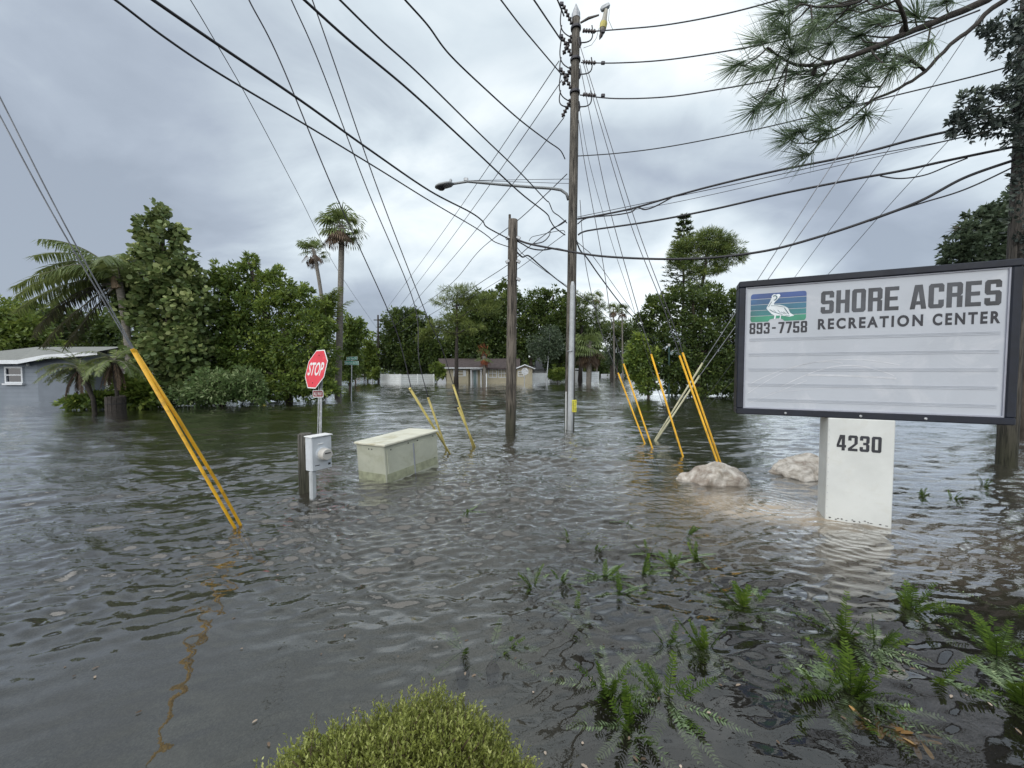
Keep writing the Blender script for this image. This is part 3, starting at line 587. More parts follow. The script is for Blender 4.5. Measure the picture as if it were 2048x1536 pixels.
# ---- street lamp (hangs on the tall pole)
lampb = onpole(400); lamp = thing('street_lamp', 'grey cobra head street lamp on a long curved arm from the tall pole', 'street lamp', lampb)
yl = PB.y
P = [onpole(400)+Vector((-.11,0,0)), W(1133,388,yl-.02), W(1122,380,yl-.05), W(1105,377,yl-.1), W(1060,374,yl-.2), W(1000,369,yl-.35), W(935,363,yl-.55), W(905,368,yl-.62)]
obj('arm', MB().tube(P, [.035,.035,.034,.033,.032,.030,.028,.026], 8), M_lampb, lamp, True)
hd = MB(); a, b_ = W(907,368,yl-.62), W(870,375,yl-.72)
hp = [a.lerp(b_, s_) for s_ in (0,.15,.4,.75,.95,1.0)]; M0 = len(hp); ring = [.03,.085,.10,.095,.06,.02]
vs, fs = [], []
for pnt, r in zip(hp, ring):
    for k in range(12): an = 2*math.pi*k/12; vs.append(pnt + Vector((0, math.cos(an)*r*1.3, math.sin(an)*r*(.65 if math.sin(an) > 0 else .35))))
for i in range(M0-1):
    for k in range(12): fs.append((i*12+k, i*12+(k+1)%12, (i+1)*12+(k+1)%12, (i+1)*12+k))
fs += [tuple(range(11,-1,-1)), tuple((M0-1)*12+k for k in range(12))]
ho = obj('lamp_head', hd.add(vs, fs), M_lampb, lamp, True)
obj('photocell', MB().lathe(hp[1]+Vector((0,0,.05)), [(.03,0),(.035,.05),(.02,.07)], 8), M_galv, ho); obj('lens', MB().lathe(hp[3]+Vector((.03,0,-.045)), [(.09,0),(.07,-.02),(.03,-.03)], 10), M_glass, ho)
for py0, x1 in ((358, 932), (367, 945)):
    obj('tie_rod', MB().tube([onpole(py0)+Vector((-.1,0,0)), W(x1, 361, yl-.5)], .006, 5), M_wire, lamp)
obj('clamp', MB().bbox(W(932,359,yl-.53), (.10,.06,.07), None, .01), M_galv, lamp)

# ---- wires
def spline(P, n=10):
    out = []
    for i in range(len(P)-1):
        a, b_, c_, d_ = P[max(i-1,0)], P[i], P[i+1], P[min(i+2,len(P)-1)]
        for j in range(n):
            s_ = j/n; out.append(b_*1.0 if s_ == 0 else .5*((2*b_) + (c_-a)*s_ + (2*a-5*b_+4*c_-d_)*s_*s_ + (3*b_-a-3*c_+d_)*s_**3))
    out.append(P[-1]); return out
def wire(label, A, B, pix, r, m=None, name='power_line', cat='cable', group='overhead wires'):
    P = [WP(x, y, A, B) for x, y in pix]
    o = obj(name, MB().tube(spline(P), r, 6), m or M_black, None, True); o.name = name
    # origin at one end
    org = P[0]; 
    for v_ in o.data.vertices: v_.co -= org
    o.location = org
    return tag(o, label, cat, group)
A = PB; Vp = VB; s2 = SB
wire('topmost wire running right from the tall pole tip to the upper frame edge', A, Vp, [(1165,64),(1235,59),(1330,50),(1440,30),(1545,3),(1640,-30)], .014, M_wire)
wire('second wire down running right from the tall pole into the pine branch', A, Vp, [(1162,125),(1230,126),(1330,120),(1460,101),(1560,80),(1700,36),(1900,-40)], .014, M_wire)
wire('third wire down running right from the tall pole behind the pine needles', A, Vp, [(1160,190),(1230,197),(1330,194),(1430,180),(1560,155),(1720,110),(1960,20)], .014, M_wire)
wire('single wire right of the tall pole level with the lowest pine needles', A, Vp, [(1156,312),(1230,307),(1320,296),(1430,276),(1560,248),(1720,208),(1950,152),(2035,128)], .012, M_black)
wire('highest thick telephone cable sagging right with a lashed loop', A, Vp, [(1155,438),(1190,432),(1260,418),(1350,392),(1440,368),(1560,340),(1700,312),(1830,278),(1900,262),(2035,232)], .022)
wire('slack loop hanging under the highest thick telephone cable', A, Vp, [(1155,448),(1175,436),(1230,430),(1262,424),(1275,415),(1290,419),(1312,412),(1345,394)], .016)
wire('thin messenger wire just above the highest thick cable', A, Vp, [(1155,434),(1300,404),(1500,362),(1700,318),(1880,284),(2035,246)], .008, M_wire)
wire('middle thick telephone cable rising right behind the signboard top', A, Vp, [(1156,470),(1166,464),(1190,459),(1300,443),(1420,420),(1560,388),(1700,360),(1800,342),(1900,320),(2035,292)], .022)
wire('drooping slack cable under the middle thick cable at right', A, Vp, [(1760,352),(1800,357),(1850,350),(1900,330),(1935,316)], .011)
wire('lowest thick black cable sagging right from the short pole over the signboard', s2, Vp, [(1028,476),(1060,488),(1140,503),(1200,512),(1280,517),(1360,518),(1440,514),(1540,500),(1640,473),(1740,440),(1840,402),(1930,355),(2035,318)], .022)
wire('companion cable twisted round the lowest thick cable near the vines', s2, Vp, [(1740,442),(1800,420),(1850,404),(1910,386),(1960,366),(2035,330)], .012)
wire('thin wire under the middle thick cable reaching the vine leaves', A, Vp, [(1156,436),(1300,414),(1420,390),(1560,358),(1700,326),(1850,292),(2035,250)], .006, M_wire)
wire('slack cable looped beneath the lowest thick cable by the short pole', s2, A, [(1030,480),(1045,488),(1062,497),(1085,500),(1112,497),(1138,503)], .016)
# up-left wires of the tall pole, towards a pole behind the viewer's left
wire('wire leaving the tall pole tip towards the top edge, shortest of all', A, LP, [(1128,32),(1115,0),(1095,-45)], .017, M_wire)
wire('second wire leaving the tall pole upward left', A, LP, [(1122,80),(1095,40),(1066,-3),(1030,-55)], .017, M_wire)
wire('third wire leaving the tall pole upward left', A, LP, [(1124,150),(1080,98),(1040,50),(1002,0),(960,-55)], .013, M_wire)
wire('twisted cable from mid pole curving up to the top edge left of the pole', A, LP, [(1130,318),(1120,300),(1095,282),(1040,240),(975,182),(900,110),(855,50),(805,-6),(760,-60)], .013)
wire('black cable passing above the street lamp arm, right one of two', A, LP, [(1134,446),(1118,432),(1106,423),(1098,405),(1090,398),(1040,345),(960,268),(840,150),(760,78),(676,-4),(610,-70)], .011)
wire('black cable passing above the street lamp arm, left one of two', A, LP, [(1130,470),(1110,455),(1100,440),(1092,426),(1040,385),(940,292),(820,182),(700,82),(600,-8),(530,-70)], .013)
wire('thick black cable from the short pole rising to the top left', s2, LP, [(1018,478),(975,455),(965,442),(940,424),(860,382),(740,300),(600,200),(440,92),(302,-3),(200,-75)], .013)
wire('thinner cable just below the thick one rising to the top left', s2, LP, [(1018,494),(990,484),(975,472),(950,455),(860,402),(760,340),(620,255),(440,148),(330,75),(228,-2),(120,-75)], .009)
# bundle down from short pole to tall pole and beyond
Cw = G(1262, 752)
wire('black cable sloping from the short pole down past the tall pole to the far trees', s2, Cw, [(1032,502),(1045,514),(1058,512),(1085,535),(1135,575),(1200,622),(1260,672)], .020)
wire('thin wire sloping from the short pole down past the tall pole', s2, Cw, [(1032,492),(1060,520),(1135,572),(1200,612),(1270,662)], .008, M_wire)
Ce = G(1390, 775)
wire('black drop cable from the tall pole fanning down right, nearest the pole', A, Ce, [(1152,478),(1160,500),(1174,516),(1200,553),(1240,606),(1275,645),(1310,690)], .018)
wire('thin drop cable from the tall pole fanning down right', A, Ce, [(1152,482),(1168,496),(1190,518),(1240,588),(1290,655),(1325,700)], .009)
# wires from the left street passing to the tall pole
for k, (x0,y0,x1,y1,ang, lab) in enumerate(((1118,122,770,622,2,'uppermost'),(1124,160,790,625,2,'middle'),(1128,235,806,630,2,'lowest'),)):
    wire('%s of three thin wires crossing down left from the tall pole to the far pole' % lab, A, FARP, [(x0,y0),(x0+(x1-x0)*.25,y0+(y1-y0)*.25+6),(x0+(x1-x0)*.5,y0+(y1-y0)*.5+9),(x0+(x1-x0)*.75,y0+(y1-y0)*.75+7),(x1,y1)], .012, M_wire)
wire('wire from the lamp bracket down left across the short pole', A, FARP, [(1134,348),(1080,400),(1034,442),(960,500),(910,560),(860,600),(770,665)], .012, M_wire)
wire('thin wire from the tall pole crossing behind the short pole', A, FARP, [(1132,440),(1100,462),(1060,492),(1015,530),(960,566),(910,600),(800,665)], .011, M_wire)
wire('second thin wire crossing behind the short pole', A, FARP, [(1130,468),(1100,490),(1035,538),(980,572),(900,620)], .008, M_wire)
wire('loose curled wire between the two poles', s2, A, [(1058,482),(1064,474),(1080,470),(1105,464),(1126,461),(1130,466)], .007)
wire('loose dark loop drooping between the two poles', s2, A, [(1062,488),(1085,484),(1098,472),(1103,458),(1120,450),(1132,442)], .012)
# long lines down the left street
far2 = FARP
wire('leftmost overhead line running down to the thin distant pole', LP, far2, [(330,-80),(378,-5),(430,82),(500,205),(595,385),(680,548),(752,654)], .011, M_wire)
# guy wires + guards
def guy(label_w, label_g, A_, B_, pix, gi, gr, gm, wr=.006, wm_=None, anchor=None, n_off=0.0):
    """pix from the ground up; the first gi points are covered by the plastic guard"""
    P = [WP(x, y, A_, B_) for x, y in pix]
    g_ = P[:gi+1]; d = (g_[1]-g_[0]).normalized(); foot = g_[0] - d*.5
    o = thing('guy_guard', label_g, 'guy wire guard', g_[0], 'plastic guards on guy wires')
    obj('half_round_sleeve', MB().tube([foot] + g_, [gr*.92] + [gr]*(gi) + [gr*1.05], 10), gm, o, True)
    top = g_[-1]; obj('sleeve_lip', MB().tube([top - d*.0, top + d*.025], [gr*1.12, gr*1.12], 10), gm, o)
    if label_w:
        ww = obj('guy_wire', MB().tube(spline([top - d*.05] + P[gi:][1:]), wr, 6), wm_ or M_wire, None); org = top - d*.05
        for v_ in ww.data.vertices: v_.co -= org
        ww.location = org; tag(ww, label_w, 'cable', 'guy wires')
    return o
A1 = G(475, 1055); A1b = G(484, 1051)
guy('left one of two parallel guy wires above the big yellow guard at left', 'big bright yellow guard leaning left in the foreground, left sleeve of the pair', A1, LP, [(470,1056),(268,704),(118,450),(0,232),(-60,120)], 1, .0125, M_yellow, .0042, M_steelw)
guy('right one of two parallel guy wires above the big yellow guard at left', 'big bright yellow guard leaning left in the foreground, right sleeve of the pair', A1b, LP, [(481,1050),(437,969),(356,836),(272,706),(130,450),(0,195),(-50,100)], 3, .0125, M_yellow, .0042, M_steelw)
for lab, base, tip, rest, gm in (('leftmost faded yellow guard behind the green cabinet', (900,908), (821,779), [(804,700),(777,623),(667,380),(560,122),(497,-2),(460,-90)], M_paleyellow), ('short faded guard between two others behind the green cabinet', (893,900), (857,798), [(838,720),(828,606),(735,380),(640,130),(582,-2),(550,-80)], M_paleyellow), ('faded yellow guard standing right of the green cabinet', (946,893), (907,772), [(885,700),(850,622),(757,382),(670,130),(624,-2),(596,-80)], M_paleyellow)):
    g = G(*base); guy('guy wire above the %s' % lab, lab, g+Vector((0,0,0)), LP, [base, tip] + rest, 1, .018, gm, .007)
g = G(950, 893); guy(None, 'second faded yellow sleeve hugging the guard right of the green cabinet', g, LP, [(950,893),(917,818)], 1, .016, M_paleyellow)
rg = (((1290,888),(1237,748),[(1200,655),(1170,520),(1160,400)],'first yellow guard right of the tall pole',.018),((1305,897),(1248,730),[(1225,655),(1205,520),(1170,330),(1157,240)],'second yellow guard right of the tall pole',.020),
      ((1366,913),(1303,711),[(1270,600),(1215,400),(1180,230),(1160,130)],'lone yellow guard halfway between tall pole and signboard',.020),((1436,928),(1360,714),[(1325,610),(1262,450),(1205,262),(1165,120)],'left of the two bright yellow guards leaning over the round rock',.020),
      ((1441,926),(1366,708),[(1340,630),(1280,470),(1222,290),(1155,75)],'right of the two bright yellow guards leaning over the round rock',.026))
for base, tip, rest, lab, r in rg: guy('guy wire above the %s' % lab, lab, G(*base), PB, [base, tip] + rest, 1, min(r, .0165), M_yellow, .008, M_wire)
Q = G(1330, 838)
wire('guy wire from the tall pole running down to open water between the guards', PB, G(1345, 850), [(1158,210),(1180,330),(1222,480),(1262,600),(1300,730),(1336,840)], .006, M_wire)
guy('upper of two pale guy wires rising right behind the signboard', 'upper pale guard crossing behind the yellow guards toward the signboard', G(1310,880), VP_, [(1310,880),(1404,728),(1480,612),(1528,540),(1628,385),(1720,243),(1800,120)], 1, .018, M_palecream, .008, M_steelw)
guy('lower of two pale guy wires rising right behind the signboard', 'lower pale guard crossing behind the yellow guards toward the signboard', G(1312,882), VP_, [(1312,882),(1398,753),(1480,640),(1549,540),(1670,368),(1787,197),(1880,60)], 1, .017, M_palecream, .008, M_steelw)
for lab, pix in (('thin stay wire from the water left of the signboard rising behind it', [(1404,806),(1470,718),(1600,540),(1730,365),(1857,183),(1960,30)]), ('outer thin stay wire from the water left of the signboard', [(1412,816),(1470,756),(1664,540),(1770,420),(1878,302),(1990,180)])):
    wire(lab, G(pix[0][0], 820), VP_, pix, .006, M_steelw, 'guy_wire', 'cable', 'guy wires')

# ---- STOP sign
C0 = W(632, 738, 7.34); th = math.radians(37); ta = math.radians(14)
su = Vector((math.cos(th), -math.sin(th), 0)); nb = Vector((math.sin(th), math.cos(th), 0)); sv = (Vector((0,0,1))*math.cos(ta) + nb*math.sin(ta)).normalized(); sn = -(nb*math.cos(ta) - Vector((0,0,1))*math.sin(ta)); sn.normalize()
pbase = W(634, 800, 7.42); pbase.z = 0
st = thing('stop_sign', 'red octagonal stop sign tilted back on a steel channel post', 'road sign', pbase)
def octa(R): return [(R*math.cos(math.radians(22.5+45*k)), R*math.sin(math.radians(22.5+45*k))) for k in range(8)]
R0 = .39/math.cos(math.radians(22.5))
obj('plate', MB().prism(octa(R0), C0, su, sv, -sn, .004), M_wht, st); obj('red_face', MB().add([C0 + su*a + sv*b_ + sn*.002 for a, b_ in octa(R0*.945)], [tuple(range(8))]), M_red, st)
put_text('stop_lettering', 'STOP', C0 - su*.30 - sv*.135 + sn*.004, su, sv, .60, .27, M_wht, st, .018)
for s_ in (1, -1): obj('bolt', MB().lathe(C0 + sv*.28*s_, [(.014,0),(.010,.008)], 8, Matrix((su, sv, sn)).transposed()), M_hole, st)
pm = MB(); top = C0 + sv*.37 + nb*.06
base = pbase.copy(); base.z = -.8
ptop = W(642, 700, 7.55)
for dx_, w_ in ((-.032,.012),(.032,.012)): pm.tube([base+Vector((dx_,0,0)), ptop+Vector((dx_,0,0))], w_, 6)
pm.tube([base+Vector((0,.02,0)), ptop+Vector((0,.02,0))], .018, 6)
obj('post', pm, M_galv, st)
pc = W(636, 787.5, 7.34); pw, ph = .235, .125
puv = Vector((math.cos(math.radians(10)), -math.sin(math.radians(10)), 0)); pn = Vector((-puv.y*-1*-1, 0, 0)); pn = Vector((-math.sin(math.radians(10)), -math.cos(math.radians(10)), 0))
def rrect(w_, h_, r): 
    o_ = []
    for cx_, cy_, a0 in ((w_/2-r,h_/2-r,0),(-w_/2+r,h_/2-r,90),(-w_/2+r,-h_/2+r,180),(w_/2-r,-h_/2+r,270)):
        for k in range(4): a_ = math.radians(a0+k*30); o_.append((cx_+r*math.cos(a_), cy_+r*math.sin(a_)))
    return o_
pq = obj('all_way_plaque', MB().prism(rrect(pw, ph+.02, .02), pc, puv, Zv, -pn, .004), M_wht, st); obj('plaque_face', MB().add([pc+puv*a+Zv*b_+pn*.002 for a, b_ in rrect(pw*.9, ph*.92, .015)], [tuple(range(16))]), M_dred, pq)
put_text('plaque_lettering', 'ALL WAY', pc - puv*.088 - Zv*.034 + pn*.004, puv, Zv, .176, .068, M_wht, pq, .012)

# ---- electric meter on its post
m0 = W(623, 905, 4.2); m0.z = 0; th = math.radians(60); mu = Vector((math.cos(th), math.sin(th), 0)); mn = Vector((math.sin(th), -math.cos(th), 0)); MM = Matrix((mu, -mn, Zv)).transposed()
ztp = W(623, 876, 4.2).z; zbt = W(623, 944, 4.2).z
post_c = m0 - mn*.17 + mu*.045; pt = thing('wooden_post', 'short weathered square wooden post carrying the electric meter', 'post', post_c)
pc_ = WP(611, 930, m0-mn*.20, m0-mn*.20+mu); pc_.z = 0
pcen = G(612, 990); pcen = Vector((W(611,930,4.43).x, 4.43, 0))
zpt = W(609, 868, 4.38).z
obj('post_shaft', MB().bbox(pcen+Zv*((zpt-.8)/2), (.135,.135,zpt+.8), Matrix.Rotation(th-.7,3,'Z'), .008), M_post, pt); pt.location = pcen; pt.children[0].location = -pcen
mt = thing('electric_meter', 'pale grey electric meter box with a round dial on the wooden post', 'electric meter', m0+Zv*zbt)
bh_ = ztp-zbt; bwid = .245
obj('box', MB().bbox(m0 + mu*bwid/2 - mn*.06 + Zv*(zbt+bh_/2), (bwid, .12, bh_), MM, .006), M_meter, mt)
obj('cover', MB().bbox(m0 + mu*bwid/2 + mn*.004 + Zv*(zbt+bh_/2-.004), (bwid*.97, .008, bh_*.95), MM, .003), M_meter, mt)
obj('lid_hood', MB().bbox(m0 + mu*bwid/2 - mn*.055 + Zv*(ztp+.006), (bwid+.02, .15, .012), MM, .004), M_wht, mt)
mc = m0 + mu*bwid*.52 + Zv*(zbt+bh_*.48) + mn*.008; FR = Matrix((mu, Zv, mn)).transposed()
obj('socket_ring', MB().lathe(mc, [(.083,0),(.083,.012),(.072,.016)], 24, FR), M_meter, mt); dial = obj('dial_cover', MB().lathe(mc, [(.070,.01),(.068,.085),(.060,.10),(.0,.102)], 24, FR), M_mcover, mt, False)
obj('dial_slot', MB().box(mc+mn*.103+Zv*.018, (.07,.003,.012), Matrix((mu,mn,Zv)).transposed()), M_hole, dial)
obj('handle', MB().bbox(m0 + mu*bwid*.42 + mn*.012 + Zv*(zbt+bh_*.79), (.06,.012,.012), MM, .003), M_wht, mt); obj('slot', MB().box(m0 + mu*bwid*.25 + mn*.009 + Zv*(zbt+bh_*.16), (.055,.003,.008), MM), M_hole, mt)
obj('knockout', MB().box(m0 + mu*bwid*.86 + mn*.009 + Zv*(zbt+bh_*.14), (.03,.003,.025), MM), M_hole, mt)
cdp = m0 + mu*.035 - mn*.045; obj('conduit', MB().bbox(cdp+Zv*((zbt-.8)/2), (.062,.062,zbt+.8), MM, .012), M_conduit, mt)

# ---- green utility cabinet
c0 = G(773, 965); bd = Vector((.5,.866,0)); ad = Vector((-.866,.5,0)); bl, al = 1.02, .56; hgt = .485
cab = thing('utility_cabinet', 'pale green metal utility cabinet with a stained lid standing in floodwater', 'cabinet', c0)
tilt = Matrix.Rotation(math.radians(-2.6), 3, ad) @ Matrix.Rotation(math.radians(-2.0), 3, bd)
def CB(a, b_, z_, o_=0.0): return c0 + tilt @ (ad*a + bd*b_ + Zv*z_)
CM = tilt @ Matrix((bd, ad, Zv)).transposed()
obj('body', MB().bbox(CB(al/2, bl/2, (hgt-.8)/2), (bl, al, hgt+.8), CM, .008), M_cab, cab)
obj('lid', MB().bbox(CB(al/2-.01, bl/2, hgt+.014), (bl+.05, al+.06, .034), CM, .008), M_lid, cab)
for k in (0,1): 
    obj('door_panel', MB().bbox(CB(-.006, .02+bl*(.25+.5*k)-.01*k, (hgt-.8)/2-.02), (bl*.47, .012, hgt+.72), CM, .003), M_cab, cab)
obj('waterline_stain', MB().box(CB(-.0135, bl/2-.005, .045), (bl*.96, .002, .12), CM).box(CB(al/2, -.0015, .045), (.002, al*.97, .12), CM), mat('stain_green', (.30,.32,.22), .5, 0, .15, 12), cab)['kind'] = 'stuff'
obj('hinge_strip', MB().box(CB(-.009, bl*.503, (hgt-.8)/2-.02), (.018,.014,hgt+.7), CM), M_letter_grey, cab)
for a, b_, z_ in ((.30,-.002,.43),(.24,-.002,.43)): obj('bolt', MB().lathe(CB(a,b_,z_), [(.009,-.002),(.009,.003)], 8, Matrix((ad, Zv, -bd)).transposed()), M_hole, cab)
for b_, z_ in ((.10,.42),(.42,.44),(.60,.44),(.93,.44),(.94,.10)): obj('bolt', MB().lathe(CB(-.012,b_,z_), [(.009,-.002),(.009,.003)], 8, Matrix((bd, Zv, -ad)).transposed()), M_hole, cab)

# ---- rocks
m_ = bpy.data.materials.new('limestone'); m_.use_nodes = True; t = NT(m_.node_tree); b = m_.node_tree.nodes['Principled BSDF']; p = t.n('ShaderNodeNewGeometry').outputs['Position']
n1 = t.noise(p, 9, 7, .7, .6); n2 = t.noise(p, 2.6, 5, .6, .8); cc = t.mix(t.mapr(n1, .35, .65), (.33,.295,.25), (.64,.61,.56)); cc = t.mix(t.mapr(n2, .5, .68, 0, .75), cc, (.21,.165,.13))
m_.node_tree.links.new(cc, b.inputs['Base Color']); b.inputs['Roughness'].default_value = .85; bp = t.n('ShaderNodeBump', inp={'Distance': .035, 'Height': n1}); m_.node_tree.links.new(bp.outputs[0], b.inputs['Normal']); M_rock = m_
import bmesh
from mathutils import noise as mn_
def rock(label, c_, r, seed, cuts, lumps=()):
    bm = bmesh.new(); bmesh.ops.create_icosphere(bm, subdivisions=5, radius=1.0)
    for v_ in bm.verts:
        p_ = v_.co.copy()
        for n_, d_ in cuts:
            n_ = Vector(n_).normalized(); e = p_.dot(n_)-d_
            if e > 0: p_ -= n_*e*.88
        for n_, w_ in lumps:
            n_ = Vector(n_).normalized(); p_ *= 1 + w_*max(0, v_.co.dot(n_)-.55)
        s_ = 1 + .16*mn_.noise(v_.co*1.7+Vector((seed,0,0))) + .09*mn_.noise(v_.co*4+Vector((0,seed,0))) + .045*abs(mn_.noise(v_.co*9+Vector((seed,1,0)))) + .02*mn_.noise(v_.co*22)
        v_.co = Vector((p_.x*r[0], p_.y*r[1], p_.z*r[2]))*s_
    me = bpy.data.meshes.new('rock'); bm.to_mesh(me); bm.free(); me.polygons.foreach_set('use_smooth', [True]*len(me.polygons)); me.update()
    o = link('rock', me, M_rock); o.location = c_; return tag(o, label, 'rock', 'rocks beside the sign')
rk = G(1447, 973); rock('low pinkish double humped rock touching the pair of yellow guards', rk+Vector((-.06,.22,-.10)), (.43,.28,.29), 3.1, [((-.7,-.3,.6),.66),((.05,-.95,.25),.70)], [((.75,-.1,.55),.45),((-.15,0,1),.12)])
rk = G(1625, 960); rock('pale angular rock half hidden behind the white pillar', rk+Vector((.17,.26,-.04)), (.58,.30,.32), 8.7, [((-.5,-.3,.8),.60),((-.95,-.3,.1),.78),((.1,-.9,.35),.66)])

# ---- street name signs, far signs
def street_sign(label, px, pyb, pyt, blades, postm=M_galv, r=.03):
    b_ = G(px, pyb); o = thing('street_name_sign', label, 'road sign', b_); tp_ = W(px+1.5, pyt, b_.y); bb = b_.copy(); bb.z = -.8
    obj('post', MB().tube([bb, tp_], r, 8), postm, o)
    for (x0, x1, y0, y1, sl, txt, fm_, tm_) in blades:
        a = W(x0, y1, b_.y-.05); c_ = W(x1, y1+sl, b_.y-.05-(.0)); top_ = W(x0, y0, b_.y-.05); Uv = (c_-a).normalized(); wd = (c_-a).length; ht = top_.z-a.z
        pl = obj('name_blade', MB().prism([(0,0),(wd,0),(wd,ht),(0,ht)], a, Uv, Zv, Vector((0,1,0)), .01), tm_, o)
        obj('blade_face', MB().add([a+Uv*u_+Zv*v_+Vector((0,-.003,0)) for u_, v_ in ((ht*.08,ht*.08),(wd-ht*.08,ht*.08),(wd-ht*.08,ht*.92),(ht*.08,ht*.92))], [(0,1,2,3)]), fm_, pl)
        put_text('blade_lettering', txt, a+Uv*wd*.07+Zv*ht*.24+Vector((0,-.006,0)), Uv, Zv, wd*.86, ht*.54, tm_, pl, .015)
    return o
street_sign('green street name sign with two blades on a thin post by the tall palm', 702, 797, 714, [(693,715,714,720.5,-1,'40th Ave NE',M_grn,M_wht),(689,717.5,721.5,729.5,.5,'Shore Acres Blvd NE',M_grn,M_wht)])
street_sign('angled green street name blade behind the yellow guard pair', 1380, 790, 712, [(1366,1395,702,711,-2,'40th Ave NE',M_grn,M_wht)])
gp = G(1338, 795); gs = thing('neighbourhood_sign', 'dark green pole with white ball cap and white bracketed name plate', 'road sign', gp)
bb = gp.copy(); bb.z = -.8; tt = W(1338, 692, gp.y); obj('pole_shaft', MB().tube([bb, tt], .05, 10), mat('dark_green_paint', (.02,.06,.055), .45), gs); obj('ball_cap', MB().lathe(tt, [(.05,-.02),(.07,.04),(.06,.10),(.01,.13)], 10), M_wht, gs)
a = W(1341, 710, gp.y-.02); wd = W(1365,710,gp.y).x-a.x; ht = W(1341,703,gp.y).z-a.z
obj('name_plate', MB().prism([(0,0),(wd,0),(wd,ht),(wd*.5,ht*1.45),(0,ht)], a, Vector((1,0,0)), Zv, Vector((0,1,0)), .02), mat('plate_bluewhite', (.42,.52,.56), .5, 0, .3, 30), gs)
obj('scroll_bracket', MB().tube([a+Vector((0,-.02,ht)), a+Vector((wd*.25,-.02,ht*1.35)), a+Vector((wd*.5,-.02,ht*1.65)), a+Vector((wd*.75,-.02,ht*1.35)), a+Vector((wd,-.02,ht))], .012, 5), M_wht, gs)
obj('cross_bar', MB().tube([a+Vector((-.15,0,ht*1.05)), a+Vector((wd,0,ht*1.05))], .015, 6), MATS['dark_green_paint'], gs)
def far_sign(label, px, pyb, pts_, x0, x1, y0, y1, fm_, poly=None, name='road_sign'):
    b_ = G(px, pyb); o = thing(name, label, 'road sign', b_); bb = b_.copy(); bb.z = -.8; obj('post', MB().tube([bb, W(px, pts_, b_.y)], .04, 6), M_galv, o)
    a = W(x0, y1, b_.y-.06); c_ = W(x1, y0, b_.y-.06); wd, ht = c_.x-a.x, c_.z-a.z
    obj('plate', MB().prism(poly and [(wd*u_, ht*v_) for u_, v_ in poly] or [(0,0),(wd,0),(wd,ht),(0,ht)], a, Vector((1,0,0)), Zv, Vector((0,1,0)), .02), fm_, o); return o
OCT = [(.29,0),(.71,0),(1,.29),(1,.71),(.71,1),(.29,1),(0,.71),(0,.29)]
far_sign('small white rectangular road sign near the far left pole', 743, 758, 735, 740, 747, 736, 744, M_wht)
far_sign('distant orange and white roadwork sign in the left street', 715, 754, 737, 710.5, 720, 737, 743.5, mat('orange_sign', (.62,.30,.14), .5, 0, .5, 3))
far_sign('grey back of an octagonal stop sign in front of the cream house', 1049, 770, 738, 1043, 1057, 736, 750, M_galv, OCT)
far_sign('small blank sign back on a thin post by the white gate', 1108, 766, 744, 1106, 1110, 744, 748, M_galv)
b_ = G(973, 769); wp = obj('marker_post', MB().bbox((b_.x,b_.y,.15), (.11,.11,1.9), None, .02), M_vinyl); wp.location = (0,0,0)
org = Vector((b_.x,b_.y,0)); 
for v_ in wp.data.vertices: v_.co -= org
wp.location = org; tag(wp, 'short white marker post in the water before the cream house', 'post')

# ---- hydrant
hb = G(528, 811); hy = thing('fire_hydrant', 'white and yellow fire hydrant top poking out of the floodwater', 'fire hydrant', hb)
obj('barrel', MB().lathe(hb, [(.10,-.7),(.10,.06),(.14,.07),(.14,.10)], 14), mat('hydrant_yellow', (.65,.55,.12), .5), hy); obj('bonnet', MB().lathe(hb+Zv*.10, [(.13,0),(.125,.06),(.09,.12),(.035,.15),(.03,.19),(.0,.19)], 14), M_wht, hy, True)
for s_ in (-1,1): obj('nozzle_cap', MB().lathe(hb+Vector((s_*.10,0,.08)), [(.05,0),(.05,.06),(.02,.08)], 8, Matrix.Rotation(s_*math.pi/2,3,'Y')), M_wht, hy)
# ---- planter
pb = G(232, 824); pl = thing('barrel_planter', 'dark stave planter at the foot of the right small palm', 'planter', pb)
for k in range(14):
    a = 2*math.pi*k/14; d_ = Vector((math.cos(a), math.sin(a), 0)); tvec = Vector((-d_.y, d_.x, 0)); Mx = Matrix((tvec, d_, Zv)).transposed(); obj('stave', MB().bbox(pb + d_*.25 + Zv*(.0), (.108,.03,1.1+random.uniform(-.03,.05)), Mx, .005), M_darkbark, pl)
obj('hoop', MB().lathe(pb+Zv*.28, [(.27,0),(.275,.02),(.27,.04)], 20), M_hole, pl); obj('soil', MB().lathe(pb+Zv*.42, [(.24,0),(.24,.03),(.1,.06)], 14), M_hole, pl)

# ================================================================== HOUSES AND FENCES
def win(parent, x0, x1, z0, z1, Y, fr=.05, rails=1, mull=0, sill=True, fm=None):
    f_ = MB(); cx_, cz = (x0+x1)/2, (z0+z1)/2
    for c_, d_ in (((cx_,Y-.03,z0),(x1-x0+fr,.08,fr)),((cx_,Y-.03,z1),(x1-x0+fr,.08,fr)),((x0,Y-.03,cz),(fr,.075,z1-z0-fr)),((x1,Y-.03,cz),(fr,.075,z1-z0-fr))): f_.box(c_, d_)
    for k in range(rails): f_.box((cx_,Y-.028,z0+(z1-z0)*(k+1)/(rails+1)), (x1-x0-fr,.06,fr*.8))
    for k in range(mull): f_.box((x0+(x1-x0)*(k+1)/(mull+1),Y-.026,cz), (fr*.7,.05,z1-z0-fr))
    w_ = obj('window', f_, fm or M_trim, parent); obj('pane', MB().box((cx_,Y-.008,cz), (x1-x0,.01,z1-z0)), M_glass, w_)
    if sill: obj('sill', MB().box((cx_,Y-.07,z0-fr*1.1), (x1-x0+.18,.14,.07)), M_trim, w_)
    return w_
Yh = 18.3
hx = lambda px, Y: (px-1024)/FP*Y
